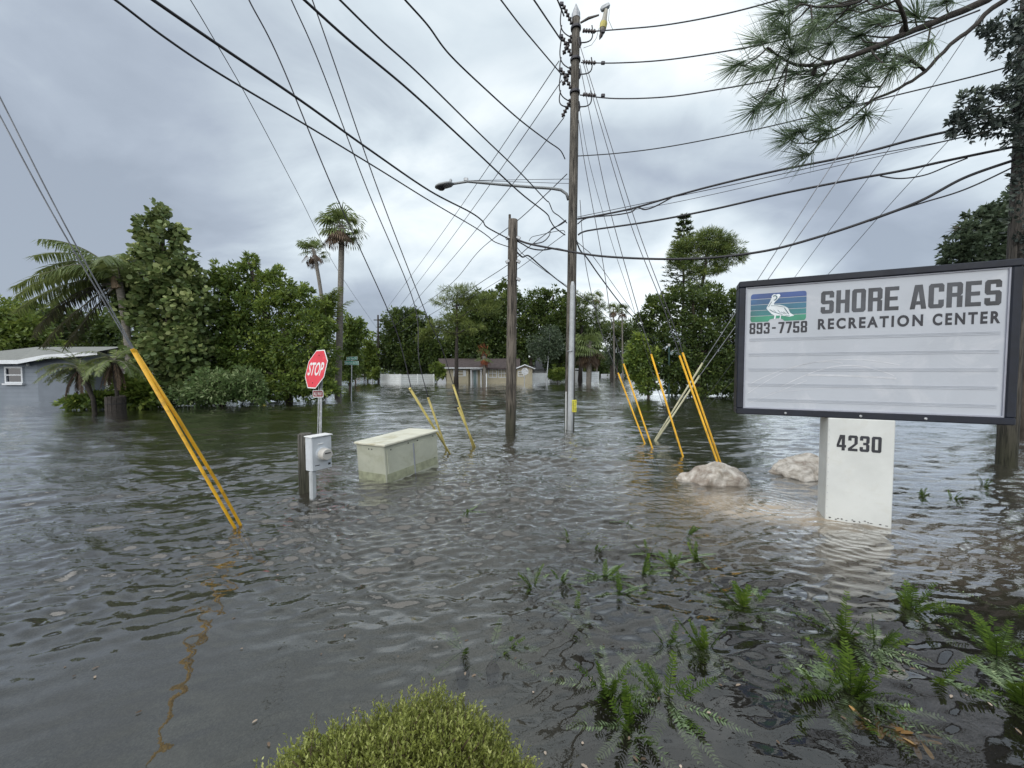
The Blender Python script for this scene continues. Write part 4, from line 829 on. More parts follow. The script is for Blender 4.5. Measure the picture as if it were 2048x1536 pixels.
hs = thing('grey_house', 'low grey blue block house with a white trimmed roof at the left edge', 'house', (hx(60,Yh), Yh, 0))
xr = hx(157, Yh); xc = hx(75, Yh); xl = hx(-120, Yh)
def wz(py, Y): return W(1024, py, Y).z
ev = wz(722, Yh)
obj('wall', MB().box(((xl+xc)/2, Yh+3.5, (ev-.8)/2), (xc-xl, 7, ev+.8)), M_hwall, hs)
ztR = wz(706, Yh)
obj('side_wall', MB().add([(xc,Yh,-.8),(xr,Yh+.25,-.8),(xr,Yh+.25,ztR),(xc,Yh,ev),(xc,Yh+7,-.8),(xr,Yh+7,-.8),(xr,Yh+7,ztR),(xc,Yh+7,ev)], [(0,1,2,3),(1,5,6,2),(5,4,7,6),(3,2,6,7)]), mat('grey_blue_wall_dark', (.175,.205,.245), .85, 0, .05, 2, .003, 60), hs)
rg_ = wz(694, Yh+4); rz = ev+.02
rm = MB(); E0 = (xl-.3, Yh-.55, rz); E1 = (hx(66,Yh), Yh-.55, rz); E2 = (hx(118,Yh), Yh-.5, wz(710,Yh-.5)); E3 = (hx(215,Yh), Yh-.4, wz(703,Yh-.4))
R0_ = (xl-.3, Yh+4, rg_); R3 = (hx(250,Yh+4), Yh+4, rg_+.02)
rm.add([E0,E1,E2,E3,R3,R0_,(xl-.3,Yh+8.5,rz),(E3[0],Yh+8.5,rz)], [(0,1,5),(1,2,5),(2,3,4),(2,4,5),(5,4,7,6)]); obj('roof', rm, M_hroof, hs)
fa = MB()
for a, b_ in ((E0,E1),(E1,E2),(E2,E3)):
    a, b_ = Vector(a), Vector(b_); fa.add([a+Vector((0,-.012,-.17)), b_+Vector((0,-.012,-.17)), b_+Vector((0,-.012,.012)), a+Vector((0,-.012,.012)), a+Vector((0,.05,-.17)), b_+Vector((0,.05,-.17))], [(0,1,2,3),(0,4,5,1)])
obj('fascia', fa, M_trim, hs); so_ = MB().add([Vector(E0)+Vector((0,.04,-.165)), Vector(E1)+Vector((0,.04,-.165)), (E1[0],Yh,rz-.15), (E0[0],Yh,rz-.15)], [(0,1,2,3)]); obj('soffit', so_, M_trim, hs)
win(hs, hx(14,Yh), hx(47,Yh), wz(765,Yh), wz(735,Yh), Yh, .07)
for k in range(9): obj('block_course', MB().box(((xl+xc)/2, Yh-.004, -.05+.2*k), (xc-xl-.01, .006, .012)), mat('mortar_grey', (.16,.19,.23), .9), hs)
obj('outdoor_light', MB().lathe((hx(58,Yh-.1), Yh-.12, ev-.12), [(.05,0),(.06,-.1),(.03,-.14)], 8), M_wht, hs)
Yg = 19.5; gx0, gx1 = hx(156,Yg), hx(328,Yg); gz = wz(738,Yg)
gr = thing('white_garage', 'white garage front with horizontal panels behind the small palms', 'garage', ((gx0+gx1)/2, Yg, 0))
obj('wall', MB().box(((gx0+gx1)/2, Yg+2.5, (gz-.8)/2), (gx1-gx0, 5, gz+.8)), M_gdoor, gr)
for k in range(11):
    z_ = -.25 + k*.165
    if z_ < gz-.1: obj('siding_panel', MB().bbox(((gx0+gx1)/2, Yg-.015, z_), (gx1-gx0-.1, .03, .150), None, .01), M_gdoor, gr)
obj('roof', MB().add([(gx0,Yg-.4,gz+.02),(gx1+.3,Yg-.4,gz+.02),(gx1+.3,Yg+3,wz(706,Yg+3)),(gx0,Yg+3,wz(702,Yg+3)),(gx0,Yg-.4,gz-.1),(gx1+.3,Yg-.4,gz-.1)], [(0,1,2,3),(0,4,5,1)]), M_shing, gr)
obj('utility_box', MB().bbox((hx(318,Yg-.1),Yg-.15,.55), (.45,.2,.9), None, .02), M_letter_grey, gr)
# cream house
Yc = 41.0
cxx = lambda px, Y=Yc: (px-1024)/FP*Y
ch = thing('cream_house', 'cream ranch house with brown roof standing in floodwater under big oaks', 'house', (cxx(970), Yc, 0))
e1 = wz(735, Yc)
def siding(x0, x1, z0, z1, Y, parent):
    obj('wall', MB().box(((x0+x1)/2, Y+3, (z0+z1)/2), (x1-x0, 6, z1-z0)), M_cream, parent)
    m = MB(); k = 0; z_ = z0+.15
    while z_ < z1-.05: m.box(((x0+x1)/2, Y-.012, z_), (x1-x0-.02, .02, .13)); z_ += .17
    o = obj('siding_boards', m, M_cream, parent); o['kind'] = 'stuff'
siding(cxx(893), cxx(937), -.8, e1, Yc, ch); siding(cxx(937), cxx(968), -.8, e1-.05, Yc+.7, ch); siding(cxx(968), cxx(1034), -.8, e1-.05, Yc+.25, ch); siding(cxx(1034), cxx(1064), -.8, wz(737,Yc-.8), Yc-.8, ch)
obj('gable_wall', MB().prism([(cxx(1034),0),(cxx(1064),0),((cxx(1034)+cxx(1064))/2, wz(731,Yc)-wz(737,Yc-.8))], Vector((0,Yc-.8,wz(737,Yc-.8))), Vector((1,0,0)), Zv, Vector((0,1,0)), .2), M_cream, ch)
obj('gable_end', MB().prism([(0,0),(-.9,0),(-1.2,.8),(-.2,1.25)], Vector((cxx(893),Yc-.02,e1-1.9)), Vector((1,0,0)), Zv, Vector((0,1,0)), 5), M_trim, ch)
obj('lean_to', MB().box((cxx(884), Yc+2, .55), (cxx(893)-cxx(876), 3, 2.6)), M_cream, ch)
zr = wz(717, Yc+4)
obj('roof', MB().add([(cxx(883),Yc-.6,e1),(cxx(1040),Yc-.6,e1-.05),(cxx(1040,Yc+4),Yc+4,zr),(cxx(877,Yc+4),Yc+4,zr),(cxx(883),Yc-.6,e1-.14),(cxx(1040),Yc-.6,e1-.19),(cxx(1040),Yc+8.5,e1),(cxx(883),Yc+8.5,e1)], [(0,1,2,3),(0,4,5,1),(3,2,6,7)]), M_shing, ch)
g0, g1, gm_ = cxx(1030), cxx(1069), (cxx(1034)+cxx(1064))/2; za, zp = wz(738,Yc-1.2), wz(730,Yc-1.2)
obj('gable_roof', MB().add([(g0,Yc-1.2,za),(gm_,Yc-1.2,zp),(g1,Yc-1.2,za),(g0,Yc+4,za),(gm_,Yc+4,zp),(g1,Yc+4,za)], [(0,1,4,3),(1,2,5,4)]), M_shing, ch)
obj('rake_trim', MB().tube([(g0,Yc-1.22,za),(gm_,Yc-1.22,zp),(g1,Yc-1.22,za)], .07, 4), M_trim, ch)
obj('eave_trim', MB().box(((cxx(891)+cxx(968))/2, Yc-.63, e1-.06), (cxx(968)-cxx(891), .05, .13)), M_trim, ch)
win(ch, cxx(914), cxx(927), wz(752,Yc), wz(740,Yc), Yc, .08, 1, 0, False); win(ch, cxx(977), cxx(993), wz(755,Yc), wz(738,Yc), Yc+.25, .08, 1, 1, False); win(ch, cxx(997), cxx(1014), wz(755,Yc), wz(738,Yc), Yc+.25, .08, 1, 2, False); win(ch, cxx(1036), cxx(1048), wz(752,Yc), wz(743,Yc), Yc-.8, .08, 1, 0, False)
for x_ in (908, 929): obj('shutter', MB().box((cxx(x_+1), Yc-.03, wz(746,Yc)), (.22,.04,.72)), M_trim, ch)
dr = obj('door', MB().box((cxx(948), Yc+.66, wz(753,Yc)), (.50,.06,1.7)), M_door, ch); obj('door_frame', MB().box((cxx(944.5), Yc+.62, .8), (.12,.1,2.2)).box((cxx(953), Yc+.62, .8), (.12,.1,2.2)), M_trim, dr)
for x_ in (943, 962.5): obj('porch_post', MB().box((cxx(x_), Yc-.3, (e1-.8)/2-.05), (.13,.13,e1+.7)), M_trim, ch)
obj('porch_beam', MB().box((cxx(952.5), Yc-.3, e1-.2), (cxx(964)-cxx(941), .15, .16)), M_trim, ch)
# white vinyl fences
def vfence(label, pts, ptop, group='white vinyl fences', dx=2.2):
    P = [G(x, y) for x, y in pts]; o = thing('vinyl_fence', label, 'fence', P[0], group)
    for (x0,y0),(x1,y1),a,b_ in zip(pts, pts[1:], P, P[1:]):
        ha = W(x0, ptop, a.y).z; L_ = (b_-a).length; n = max(1, round(L_/dx)); d = (b_-a)/n; Mx = Matrix.Rotation(math.atan2(d.y, d.x), 3, 'Z')
        for k in range(n+1): obj('fence_post', MB().bbox(a+d*k+Zv*(ha/2-.35), (.14,.14,ha+.85), None, .02), M_vinyl, o)
        for k in range(n):
            c_ = a+d*(k+.5); nb_ = 5
            for j in range(nb_): obj('board', MB().bbox(c_+Zv*(-.3+(ha+.25)*(j+.5)/nb_), (d.length-.14,.04,(ha+.25)/nb_-.012), Mx, .006), M_vinyl, o)
            obj('top_rail', MB().bbox(c_+Zv*(ha-.0), (d.length-.14,.07,.09), Mx, .01), M_vinyl, o)
    return o
vfence('white vinyl fence left section between the far pole and its corner', [(762,765),(800,766)], 749)
vfence('long white vinyl fence running right to the cream house', [(802,766.5),(868,765)], 750)
vfence('white vinyl fence right of the cream house gable', [(1064,764),(1098,763)], 747)
vfence('white vinyl fence behind the sabal palm right of the tall pole', [(1166,761.5),(1197,760.5)], 744.5)
gy = G(1155, 762).y; gg = thing('white_garage', 'small white garage door just right of the tall pole', 'garage', (cxx(1155,gy), gy, 0))
ga = MB().box(((cxx(1143,gy)+cxx(1166,gy))/2, gy+2, .35), (cxx(1166,gy)-cxx(1143,gy), 3.5, 2.6)); obj('wall', ga, M_vinyl, gg)
for k in range(3): obj('window', MB().box((cxx(1150+5*k,gy), gy+.22, wz(740.5,gy)), (.28,.03,.14)), M_glass, gg)
gh = thing('grey_shed', 'tall grey metal roofed shed behind the white fence', 'shed', (cxx(1082,50), 50, 0))
obj('wall', MB().box((cxx(1088,50), 52, .6), (4.6,3,2.8)), mat('shed_white', (.5,.53,.55), .7), gh); obj('roof', MB().add([(cxx(1070,50),50,wz(739,50)),(cxx(1098,50),50,wz(739,50)),(cxx(1096,52),52,wz(708,52)),(cxx(1074,52),52,wz(708,52)),(cxx(1098,50),54,wz(739,50)),(cxx(1070,50),54,wz(739,50))], [(0,1,2,3),(3,2,4,5)]), mat('metal_roof', (.17,.18,.20), .6), gh)
# far things in the right street
cy_ = 75.0
cp = thing('carport', 'distant flat white carport at the end of the right street', 'carport', (cxx(1250,cy_), cy_, 0))
obj('roof', MB().box((cxx(1249,cy_), cy_, wz(736.5,cy_)), (2.6,3,.25)), M_trim, cp)
for x_ in (1240, 1256): obj('support_post', MB().box((cxx(x_,cy_), cy_-1, .4), (.15,.15,2.2)), M_trim, cp)
for nm, lab, x0, x1, y0, y1, Y, mm in (('low_wall','low white wall across the end of the right street',1202,1268,748,752,70,M_trim),('low_wall','pale wall seen past the right hand trees',1287,1330,746,750.5,70,M_trim),('low_wall','pale wall across the end of the left street',690,728,743.5,748,85,M_trim)):
    o = obj(nm, MB().bbox(((cxx(x0,Y)+cxx(x1,Y))/2, Y, 0), (cxx(x1,Y)-cxx(x0,Y), .3, 2*wz(y0,Y)), None, .05), mm); tag(o, lab, 'wall')

# ================================================================== VEGETATION
def far_tree(*a, **k): return tree(*a, **k)
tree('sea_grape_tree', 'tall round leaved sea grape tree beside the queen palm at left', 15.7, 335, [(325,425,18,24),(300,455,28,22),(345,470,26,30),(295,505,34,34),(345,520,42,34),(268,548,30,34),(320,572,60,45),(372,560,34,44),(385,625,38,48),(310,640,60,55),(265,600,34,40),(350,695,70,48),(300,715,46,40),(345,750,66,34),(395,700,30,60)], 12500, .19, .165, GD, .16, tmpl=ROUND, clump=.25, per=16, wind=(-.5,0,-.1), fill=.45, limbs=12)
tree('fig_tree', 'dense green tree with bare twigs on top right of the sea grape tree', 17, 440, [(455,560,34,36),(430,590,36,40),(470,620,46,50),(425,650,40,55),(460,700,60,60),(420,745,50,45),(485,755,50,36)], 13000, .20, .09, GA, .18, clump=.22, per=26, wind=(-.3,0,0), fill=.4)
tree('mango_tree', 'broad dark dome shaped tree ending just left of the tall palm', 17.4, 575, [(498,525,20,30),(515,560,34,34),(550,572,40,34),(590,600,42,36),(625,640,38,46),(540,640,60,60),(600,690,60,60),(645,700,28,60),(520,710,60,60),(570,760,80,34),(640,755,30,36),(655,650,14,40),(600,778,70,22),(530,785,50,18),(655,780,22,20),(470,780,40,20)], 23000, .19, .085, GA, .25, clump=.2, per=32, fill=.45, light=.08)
tree('flowering_bush', 'pale variegated bush at the water edge beside the fire hydrant', 15.2, 445, [(440,778,52,30),(492,768,36,28),(395,788,46,22),(515,788,20,20),(350,795,36,14),(430,760,36,20)], 9000, .15, .075, GFL, .05, clump=.3, per=14, cat='bush', crown='foliage', wind=(.2,0,0), fork=.2)
tree('shrub', 'bushy large leaved green shrub right of the planter', 14.3, 268, [(262,785,26,30),(285,790,28,26),(250,805,20,16)], 2600, .24, .14, GC, .04, cat='bush', crown='foliage', clump=.4, per=10, fork=.2)
tree('shrub', 'low sprawling green shrub at the foot of the grey house', 13.8, 175, [(165,803,28,11),(195,798,22,13),(150,806,16,8)], 1500, .20, .09, GA, .03, cat='bush', crown='foliage', clump=.4, per=9, fork=.1)
# backgrounds
tree('oak_tree', 'bright green rounded tree behind the roof at the far left', 40, 20, [(10,650,60,42),(50,655,45,36),(-30,640,60,50),(20,685,90,30)], 9000, .42, .26, GC, .3, clump=.25, group=None)
tree('oak_tree', 'dark airy oak behind the grey house left of the queen palm', 46, 120, [(95,645,60,30),(60,625,40,20),(140,660,50,34),(190,655,50,30),(230,665,40,30),(110,690,90,24),(200,690,60,24)], 12000, .42, .24, GB, .35, clump=.22, fill=.4)
tree('street_tree', 'small ragged tree just right of the tall palm trunk', 27, 700, [(700,650,22,26),(695,690,24,40),(715,665,16,26),(690,735,20,26)], 4500, .26, .12, GA, .12, clump=.3, wind=(-.2,0,-.3))
tree('street_tree', 'bright leafy tree beside the far left poles', 44, 735, [(735,690,12,24),(728,720,20,20),(742,712,12,26),(722,738,24,12)], 3200, .34, .2, GC, .12, clump=.3)
tree('street_tree', 'small drooping tree behind the green street name sign', 38, 712, [(712,725,18,20),(700,712,18,14),(690,740,14,10)], 2500, .34, .14, GA, .1, clump=.3)
tree('oak_tree', 'big dark oak behind the long white fence', 47, 815, [(800,645,34,28),(790,680,40,36),(835,655,36,32),(850,690,36,40),(780,712,38,30),(830,720,44,30),(868,715,28,34),(815,632,26,18)], 19000, .36, .20, GB, .4, clump=.24, fill=.5)
tree('oak_tree', 'large dark oak rising behind the middle of the cream house roof', 48, 975, [(960,620,50,34),(935,660,54,44),(985,655,44,50),(900,690,40,34),(950,700,70,34),(1005,620,26,40),(1008,580,15,18),(998,690,36,36),(965,590,26,16)], 25000, .36, .20, GB, .45, clump=.24, fill=.5)
tree('oak_tree', 'oak with open top between the short pole and the tall pole', 47, 1060, [(1060,620,34,34),(1030,600,18,26),(1085,600,28,22),(1108,590,24,18),(1050,660,46,36),(1095,650,44,40),(1040,700,44,30),(1120,640,34,40),(1085,690,40,24),(1010,722,30,12)], 19000, .35, .19, GB, .4, clump=.22, fill=.4)
tree('oak_tree', 'dark oak right behind the tall pole foot', 50, 1140, [(1140,650,30,40),(1150,700,44,34),(1110,725,26,18),(1175,680,30,34),(1135,600,18,16)], 9000, .36, .20, GB, .35, clump=.24)
tree('pine_tree', 'tall pine with pale flat needle clumps in front of the cream house', 36, 911, [(915,584,38,16),(950,596,30,14),(885,606,24,12),(975,618,30,16),(905,640,30,16),(870,655,24,15),(940,655,28,12),(900,668,24,10),(848,668,18,18),(930,612,26,12),(990,598,16,12)], 11000, .34, .035, GPY, .24, M_darkbark, NEEDLE, clump=.28, per=40, fill=.6, limbs=11)
tree('pine_tree', 'spreading pine right of the tall pole with dark flat clumps', 48, 1160, [(1175,602,24,12),(1195,615,18,10),(1158,622,26,14),(1188,636,24,12),(1160,650,26,14),(1150,595,16,10),(1205,650,14,8),(1140,632,14,14)], 7500, .42, .045, GP, .28, M_darkbark, NEEDLE, clump=.3, per=40, fill=.6, limbs=8)
tree('crepe_myrtle', 'slender multi stemmed grey tree beside the white gate', 38, 1094, [(1090,700,28,22),(1110,690,22,22),(1075,690,20,20),(1100,668,22,16)], 3000, .26, .12, GGR, .11, M_galv, clump=.3, per=10, fork=1.0)
tree('shrub', 'bright green shrub between the white gate and the tall pole', 40, 1115, [(1112,745,14,12),(1122,750,12,10)], 1200, .3, .2, GC, .06, cat='bush', crown='foliage', clump=.4, fork=.3)
tree('shrub', 'light green shrub against the left corner of the cream house', 38, 873, [(874,735,12,9),(880,748,10,10)], 900, .26, .16, GC, .06, cat='bush', crown='foliage', clump=.4, fork=.4)
tree('shrub', 'light shrub at the foot of the far left pole', 42, 744, [(744,752,8,8),(752,745,8,10)], 800, .24, .16, GC, .05, cat='bush', crown='foliage', clump=.4, fork=.3)
tree('casuarina_tree', 'flat topped airy tree above the far right fence', 62, 1225, [(1235,655,44,14),(1215,672,34,14),(1262,668,28,16),(1190,660,24,16),(1250,690,30,12)], 7500, .5, .12, GP, .3, M_darkbark, clump=.3, per=30, fill=.5, fork=1.6)
for k, (x_, lab) in enumerate(((1222,'left of the bare trunks at the end of the right street'),(1234,'middle bare trunk at the end of the right street'))):
    tree('bare_tree', lab if k else 'leftmost bare trunk at the end of the right street', 64, x_, [(x_,700,14,16),(x_+6,718,16,12)], 900, .4, .1, GGR, .2, M_bark, clump=.4, per=10)
tree('hedge_tree', 'massive dark green vine hung tree left of the signboard', 20.5, 1400, [(1345,600,34,28),(1310,620,30,30),(1290,650,26,28),(1385,590,34,26),(1420,610,40,40),(1455,620,34,44),(1340,655,50,44),(1295,700,40,40),(1400,665,60,50),(1460,690,50,60),(1350,720,60,44),(1420,745,70,40),(1290,745,34,26),(1340,765,30,24),(1480,600,24,30),(1500,660,30,60),(1480,770,60,30),(1400,782,60,16)], 33000, .19, .09, GB, .3, clump=.19, per=32, fill=.5, light=.03)
tree('bougainvillea', 'brighter green outer shrub at the left foot of the vine hung tree', 19.8, 1300, [(1275,690,22,24),(1270,725,20,22),(1290,752,20,14),(1300,715,20,24),(1295,772,22,14),(1275,758,14,10)], 4200, .2, .11, GA, .1, clump=.3, light=.1)
tree('pine_tree', 'round topped pine standing out above the vine hung tree', 29, 1398, [(1395,485,42,20),(1440,490,34,18),(1360,497,24,18),(1420,512,40,18),(1470,515,26,12),(1372,525,28,14),(1395,545,30,16),(1440,535,30,12),(1400,575,26,14),(1420,475,34,18),(1460,500,34,20),(1350,515,22,16)], 17000, .30, .035, GP, .22, M_darkbark, NEEDLE, clump=.3, per=40, fill=.7, limbs=9, light=.1)
# Norfolk pine: tiers of branches
nb0 = W(1366, 745, 33); nb0.z = -.7; nf = thing('norfolk_pine', 'dark tiered Norfolk pine spire poking above the round topped pine', 'tree', nb0)
ntop = W(1368, 430, 33); obj('trunk', MB().tube([nb0, ntop], [.22,.03], 8), M_darkbark, nf)
Pn, Dn = [], []; lmn = MB(); nt_ = 16
for k in range(nt_):
    z_ = ntop.z - .25 - k*.55; Lb = .35+.13*k if k < 8 else 1.4+.03*k
    for j in range(7):
        a = 2*math.pi*(j+.4*k)/7; d = Vector((math.cos(a), math.sin(a), .12)); o0 = Vector((nb0.x+(ntop.x-nb0.x)*(z_/ntop.z), 33, z_)); e_ = o0+d*Lb; lmn.tube([o0, e_], [.03,.01], 4)
        for s_ in range(34):
            f_ = random.uniform(.2,1); Pn.append(tuple(o0+d*Lb*f_)); dd = d + Vector((random.uniform(-1,1), random.uniform(-1,1), random.uniform(-.2,.7))); Dn.append(tuple(dd))
obj('limbs', lmn, M_darkbark, nf)['kind'] = 'stuff'; Pn, Dn = np.array(Pn), np.array(Dn)
co = link('crown', leaf_mesh('crown', Pn, Dn, unit(len(Pn)), .38, .07, RNG.random(len(Pn))*.6, RHOMB), GB, nf); co['kind'] = 'stuff'
# far woods closing the view
fb = []
for i in range(150):
    a = i/149; x_ = -260+520*a; fb.append((x_, 120+random.uniform(-10,14), random.uniform(2,5.0), random.uniform(4,8), 5, random.uniform(3.0,6.0)))
me = cloud('far_woods', fb, 60000, 1.3, .9, clump=.3, fill=.4); fw = link('far_woods', me, GGR); tag(fw, kind='stuff')
me = cloud('far_woods', [(x_, 72+random.uniform(-2,4), random.uniform(.6,2.0), random.uniform(1.5,3.5), 2, random.uniform(1.6,3.0)) for x_ in list(np.linspace(-75,-31,22)) + list(np.linspace(-23,4,14)) + list(np.linspace(8,20,10)) + list(np.linspace(33,80,20))], 40000, .55, .4, clump=.3); fw = link('far_woods', me, GB); tag(fw, kind='stuff')

# palms
def fan_palm(label, base, top, r, R, nf, seed, dead=10, ns=16, lean=None, grp=None):
    random.seed(seed); t_ = thing('fan_palm', label, 'palm tree', base, grp); b_ = Vector(base); b_.z = -.7
    P = [b_.lerp(top, s_) + Vector((lean or 0, 0, 0))*math.sin(math.pi*s_) for s_ in [i/10 for i in range(11)]]
    obj('trunk', MB().tube(P, [r*1.25]+[r]*5+[r*.85]*4+[r*.8], 10), M_palmbark, t_, True)
    for nm, cnt, mm, lo, hi in (('fronds', nf, GPALM, -.35, 1.25), ('dead_fronds', dead, GDEAD, -1.25, -.35)):
        PP, DD, NN, LL, TT = [], [], [], [], []; pet = MB()
        for k in range(cnt):
            az = random.uniform(0, 2*math.pi); el = random.uniform(lo, hi); d = Vector((math.cos(az)*math.cos(el)-.25*(nm == 'fronds'), math.sin(az)*math.cos(el), math.sin(el))).normalized()
            pl_ = R*random.uniform(.35,.55); o0 = Vector(top); e_ = o0 + d*pl_ + Vector((0,0,-.08*R)); pet.tube([o0, e_], [r*.14, r*.08], 4)
            side = d.cross(Zv); side = side.normalized() if side.length > .05 else Vector((1,0,0)); upv = side.cross(d).normalized(); tn = random.random()
            for j in range(ns):
                a = math.radians(-100+200*j/(ns-1)); dd = d*math.cos(a) + (side*.9+upv*.15)*math.sin(a); dd.z -= .18 if nm == 'fronds' else .5
                PP.append(tuple(e_)); DD.append(tuple(dd)); NN.append(tuple(upv)); LL.append(R*random.uniform(.42,.58)*(1-.25*abs(a)/1.8)); TT.append(.4*tn+.4*random.random())
                # drooping tip
                PP.append(tuple(e_+dd.normalized()*LL[-1]*.8)); DD.append((dd.x, dd.y, dd.z-.9)); NN.append(tuple(upv)); LL.append(R*.22); TT.append(TT[-1])
        obj('leaf_stalks' if nm == 'fronds' else 'dead_stalks', pet, M_palmbark, t_)
        co_ = link(nm, leaf_mesh(nm, np.array(PP), np.array(DD), np.array(NN), np.array(LL), R*.045, np.array(TT), [(0,-.2,0),(.4,-.5,0),(1,0,-.06),(.4,.5,0),(0,.2,0)]), mm, t_); co_['kind'] = 'stuff'
    return t_
b_ = G(675, 795); fan_palm('very tall slender fan palm towering over the left trees', b_, W(684, 455, b_.y), .17, 1.38, 28, 3, 7)
b_ = W(640, 760, 26); b_.z = 0; fan_palm('smaller fan palm showing its head left of the very tall palm', b_, W(627, 500, 26), .14, 1.15, 20, 5, 6, lean=.5)
for x_, y_, lab in ((1192,595,'leftmost of three small windblown palms far right of the tall pole'),(1227,618,'middle of three small windblown palms far right of the tall pole'),(1244,620,'rightmost of three small windblown palms far right of the tall pole')):
    b_ = W(x_+2, 750, 56); b_.z = 0; fan_palm(lab, b_, W(x_, y_, 56), .12, 1.35, 16, int(x_), 6)
b_ = W(1177, 765, 42); b_.z = 0; fan_palm('sabal palm with a skirt of brown dead fronds right of the tall pole', b_, W(1180, 692, 42), .3, 2.5, 34, 11, 12)
b_ = W(971, 765, 39.5); b_.z = 0; dp = fan_palm('short palm with rust red dead fronds before the cream house', b_, W(968, 712, 39.5), .22, 1.2, 12, 13, 6)
for o in dp.children:
    if o.name.startswith('dead_fronds'): o.data.materials[0] = GRUST
rb = link('rust_plume', leaf_mesh('rust_plume', np.array([tuple(W(968,706,39.3))]*40) + RNG.normal(size=(40,3))*[.3,.3,.4], RNG.normal(size=(40,3))*.5+[0,0,1], unit(40), .6, .10, RNG.random(40), RHOMB), GRUST, dp); rb['kind'] = 'stuff'

def pinnate(PP, DD, NN, LL, TT, rach, o0, d, L_, droop, nl, ll, width_sag=.5, twist=0.0, r=.02, curl=.0, wind=Vector((0,0,0))):
    """one feather frond: rachis curve that bends down, leaflets in two rows"""
    P = [Vector(o0)]; dd = Vector(d).normalized(); seg = 14
    for i in range(seg): dd = (dd + Vector((0,0,-droop/seg)) + wind/seg).normalized(); P.append(P[-1] + dd*(L_/seg))
    rach.tube(P, [r*(1-.85*i/seg) for i in range(seg+1)], 5); tn = random.random()
    for j in range(nl):
        s_ = .12+.88*j/(nl-1); x_ = s_*seg; i = min(int(x_), seg-1); p_ = P[i].lerp(P[i+1], x_-i); tg_ = (P[i+1]-P[i]).normalized()
        side = tg_.cross(Zv); side = side.normalized() if side.length > .05 else Vector((1,0,0)); upv = side.cross(tg_)
        for sg_ in (-1,1):
            if random.random() < .06: continue
            q = side*sg_ + tg_*random.uniform(.35,.8) + upv*random.uniform(-.1,.35) + Vector((0,0,-width_sag*random.uniform(.6,1.4))) + wind*.4; PP.append(tuple(p_)); DD.append(tuple(q)); NN.append(tuple(upv+side*sg_*twist)); LL.append(ll*(.45+.55*math.sin(math.pi*min(1,s_*.9+.08)))*random.uniform(.85,1.1)); TT.append(.35*tn+.5*random.random())
    return P
LEAFLET = [(0,-.35,0),(.4,-.5,.02),(1,0,-.08),(.4,.5,.02),(0,.35,0)]
def fronds_obj(name, par, mm, PP, DD, NN, LL, TT, wd):
    co_ = link(name, leaf_mesh(name, np.array(PP), np.array(DD), np.array(NN), np.array(LL), wd, np.array(TT), LEAFLET), mm, par); co_['kind'] = 'stuff'; return co_
# queen palm, fronds blown to the left
Yq = 15.0; qb = W(262, 790, Yq); qb.z = 0; qt = W(240, 560, Yq); random.seed(21)
qp = thing('queen_palm', 'windblown queen palm with long feather fronds streaming left', 'palm tree', qb)
bb = qb.copy(); bb.z = -.7; obj('trunk', MB().tube([bb, W(262,760,Yq), W(258,700,Yq), W(250,640,Yq), qt+Vector((0,0,-.4)), qt], [.17,.15,.13,.12,.13,.08], 12), M_palmbark, qp, True)
obj('leaf_bases', MB().tube([qt+Vector((-.05,-.1,-.35)), qt+Vector((-.15,-.15,.25))], [.14,.05], 8).tube([qt+Vector((.05,-.1,-.35)), qt+Vector((-.35,-.1,.2))], [.10,.03], 8), mat('boot_tan', (.30,.22,.15), .8), qp)
PP, DD, NN, LL, TT = [], [], [], [], []; rc = MB()
fl = [((-.75,.0,.85),3.5,1.5),((-.95,-.2,.55),3.7,1.5),((-1,.2,.35),3.9,1.2),((-.5,.3,1),3.3,1.7),((-.9,.4,.7),3.3,1.5),((-1,-.3,.15),3.6,1.2),((-.3,-.3,1),2.6,1.5),((-.1,.3,1),2.2,1.5),((.5,.2,.8),2.0,2.0),((.3,-.3,.8),2.0,2.2),((-.6,-.5,.5),3.0,1.6),((-.7,-.1,.95),3.3,1.3),((-.85,.1,.75),3.6,1.4),((-.4,.5,.6),2.8,1.8),((.6,.4,.3),1.6,1.6),((-.2,-.6,.7),2.2,2.0)]
for d, L_, dr_ in fl: pinnate(PP, DD, NN, LL, TT, rc, qt, d, L_, dr_, 78, .78, .95, 0, .03, wind=Vector((-.35,0,.05)))
obj('leaf_stalks', rc, M_palmbark, qp); fronds_obj('fronds', qp, GPALM, PP, DD, NN, LL, TT, .042)
PP, DD, NN, LL, TT = [], [], [], [], []; rc = MB()
for d, L_, dr_ in (((-1,.0,-.1),3.8,.9),((-.8,-.2,-.55),3.6,.7),((-.95,-.1,.05),3.9,1.5),((-.6,-.1,-.7),3.2,.5)): pinnate(PP, DD, NN, LL, TT, rc, qt+Vector((0,-.1,-.15)), d, L_, dr_, 46, .55, 1.1, 0, .03, wind=Vector((-.2,0,0)))
obj('drooping_stalks', rc, M_palmbark, qp); fronds_obj('drooping_fronds', qp, leafmat('ageing_frond', (0.0350, 0.0400, 0.0250), (0.0750, 0.0800, 0.0450), (0.1400, 0.1300, 0.0700)), PP, DD, NN, LL, TT, .045)
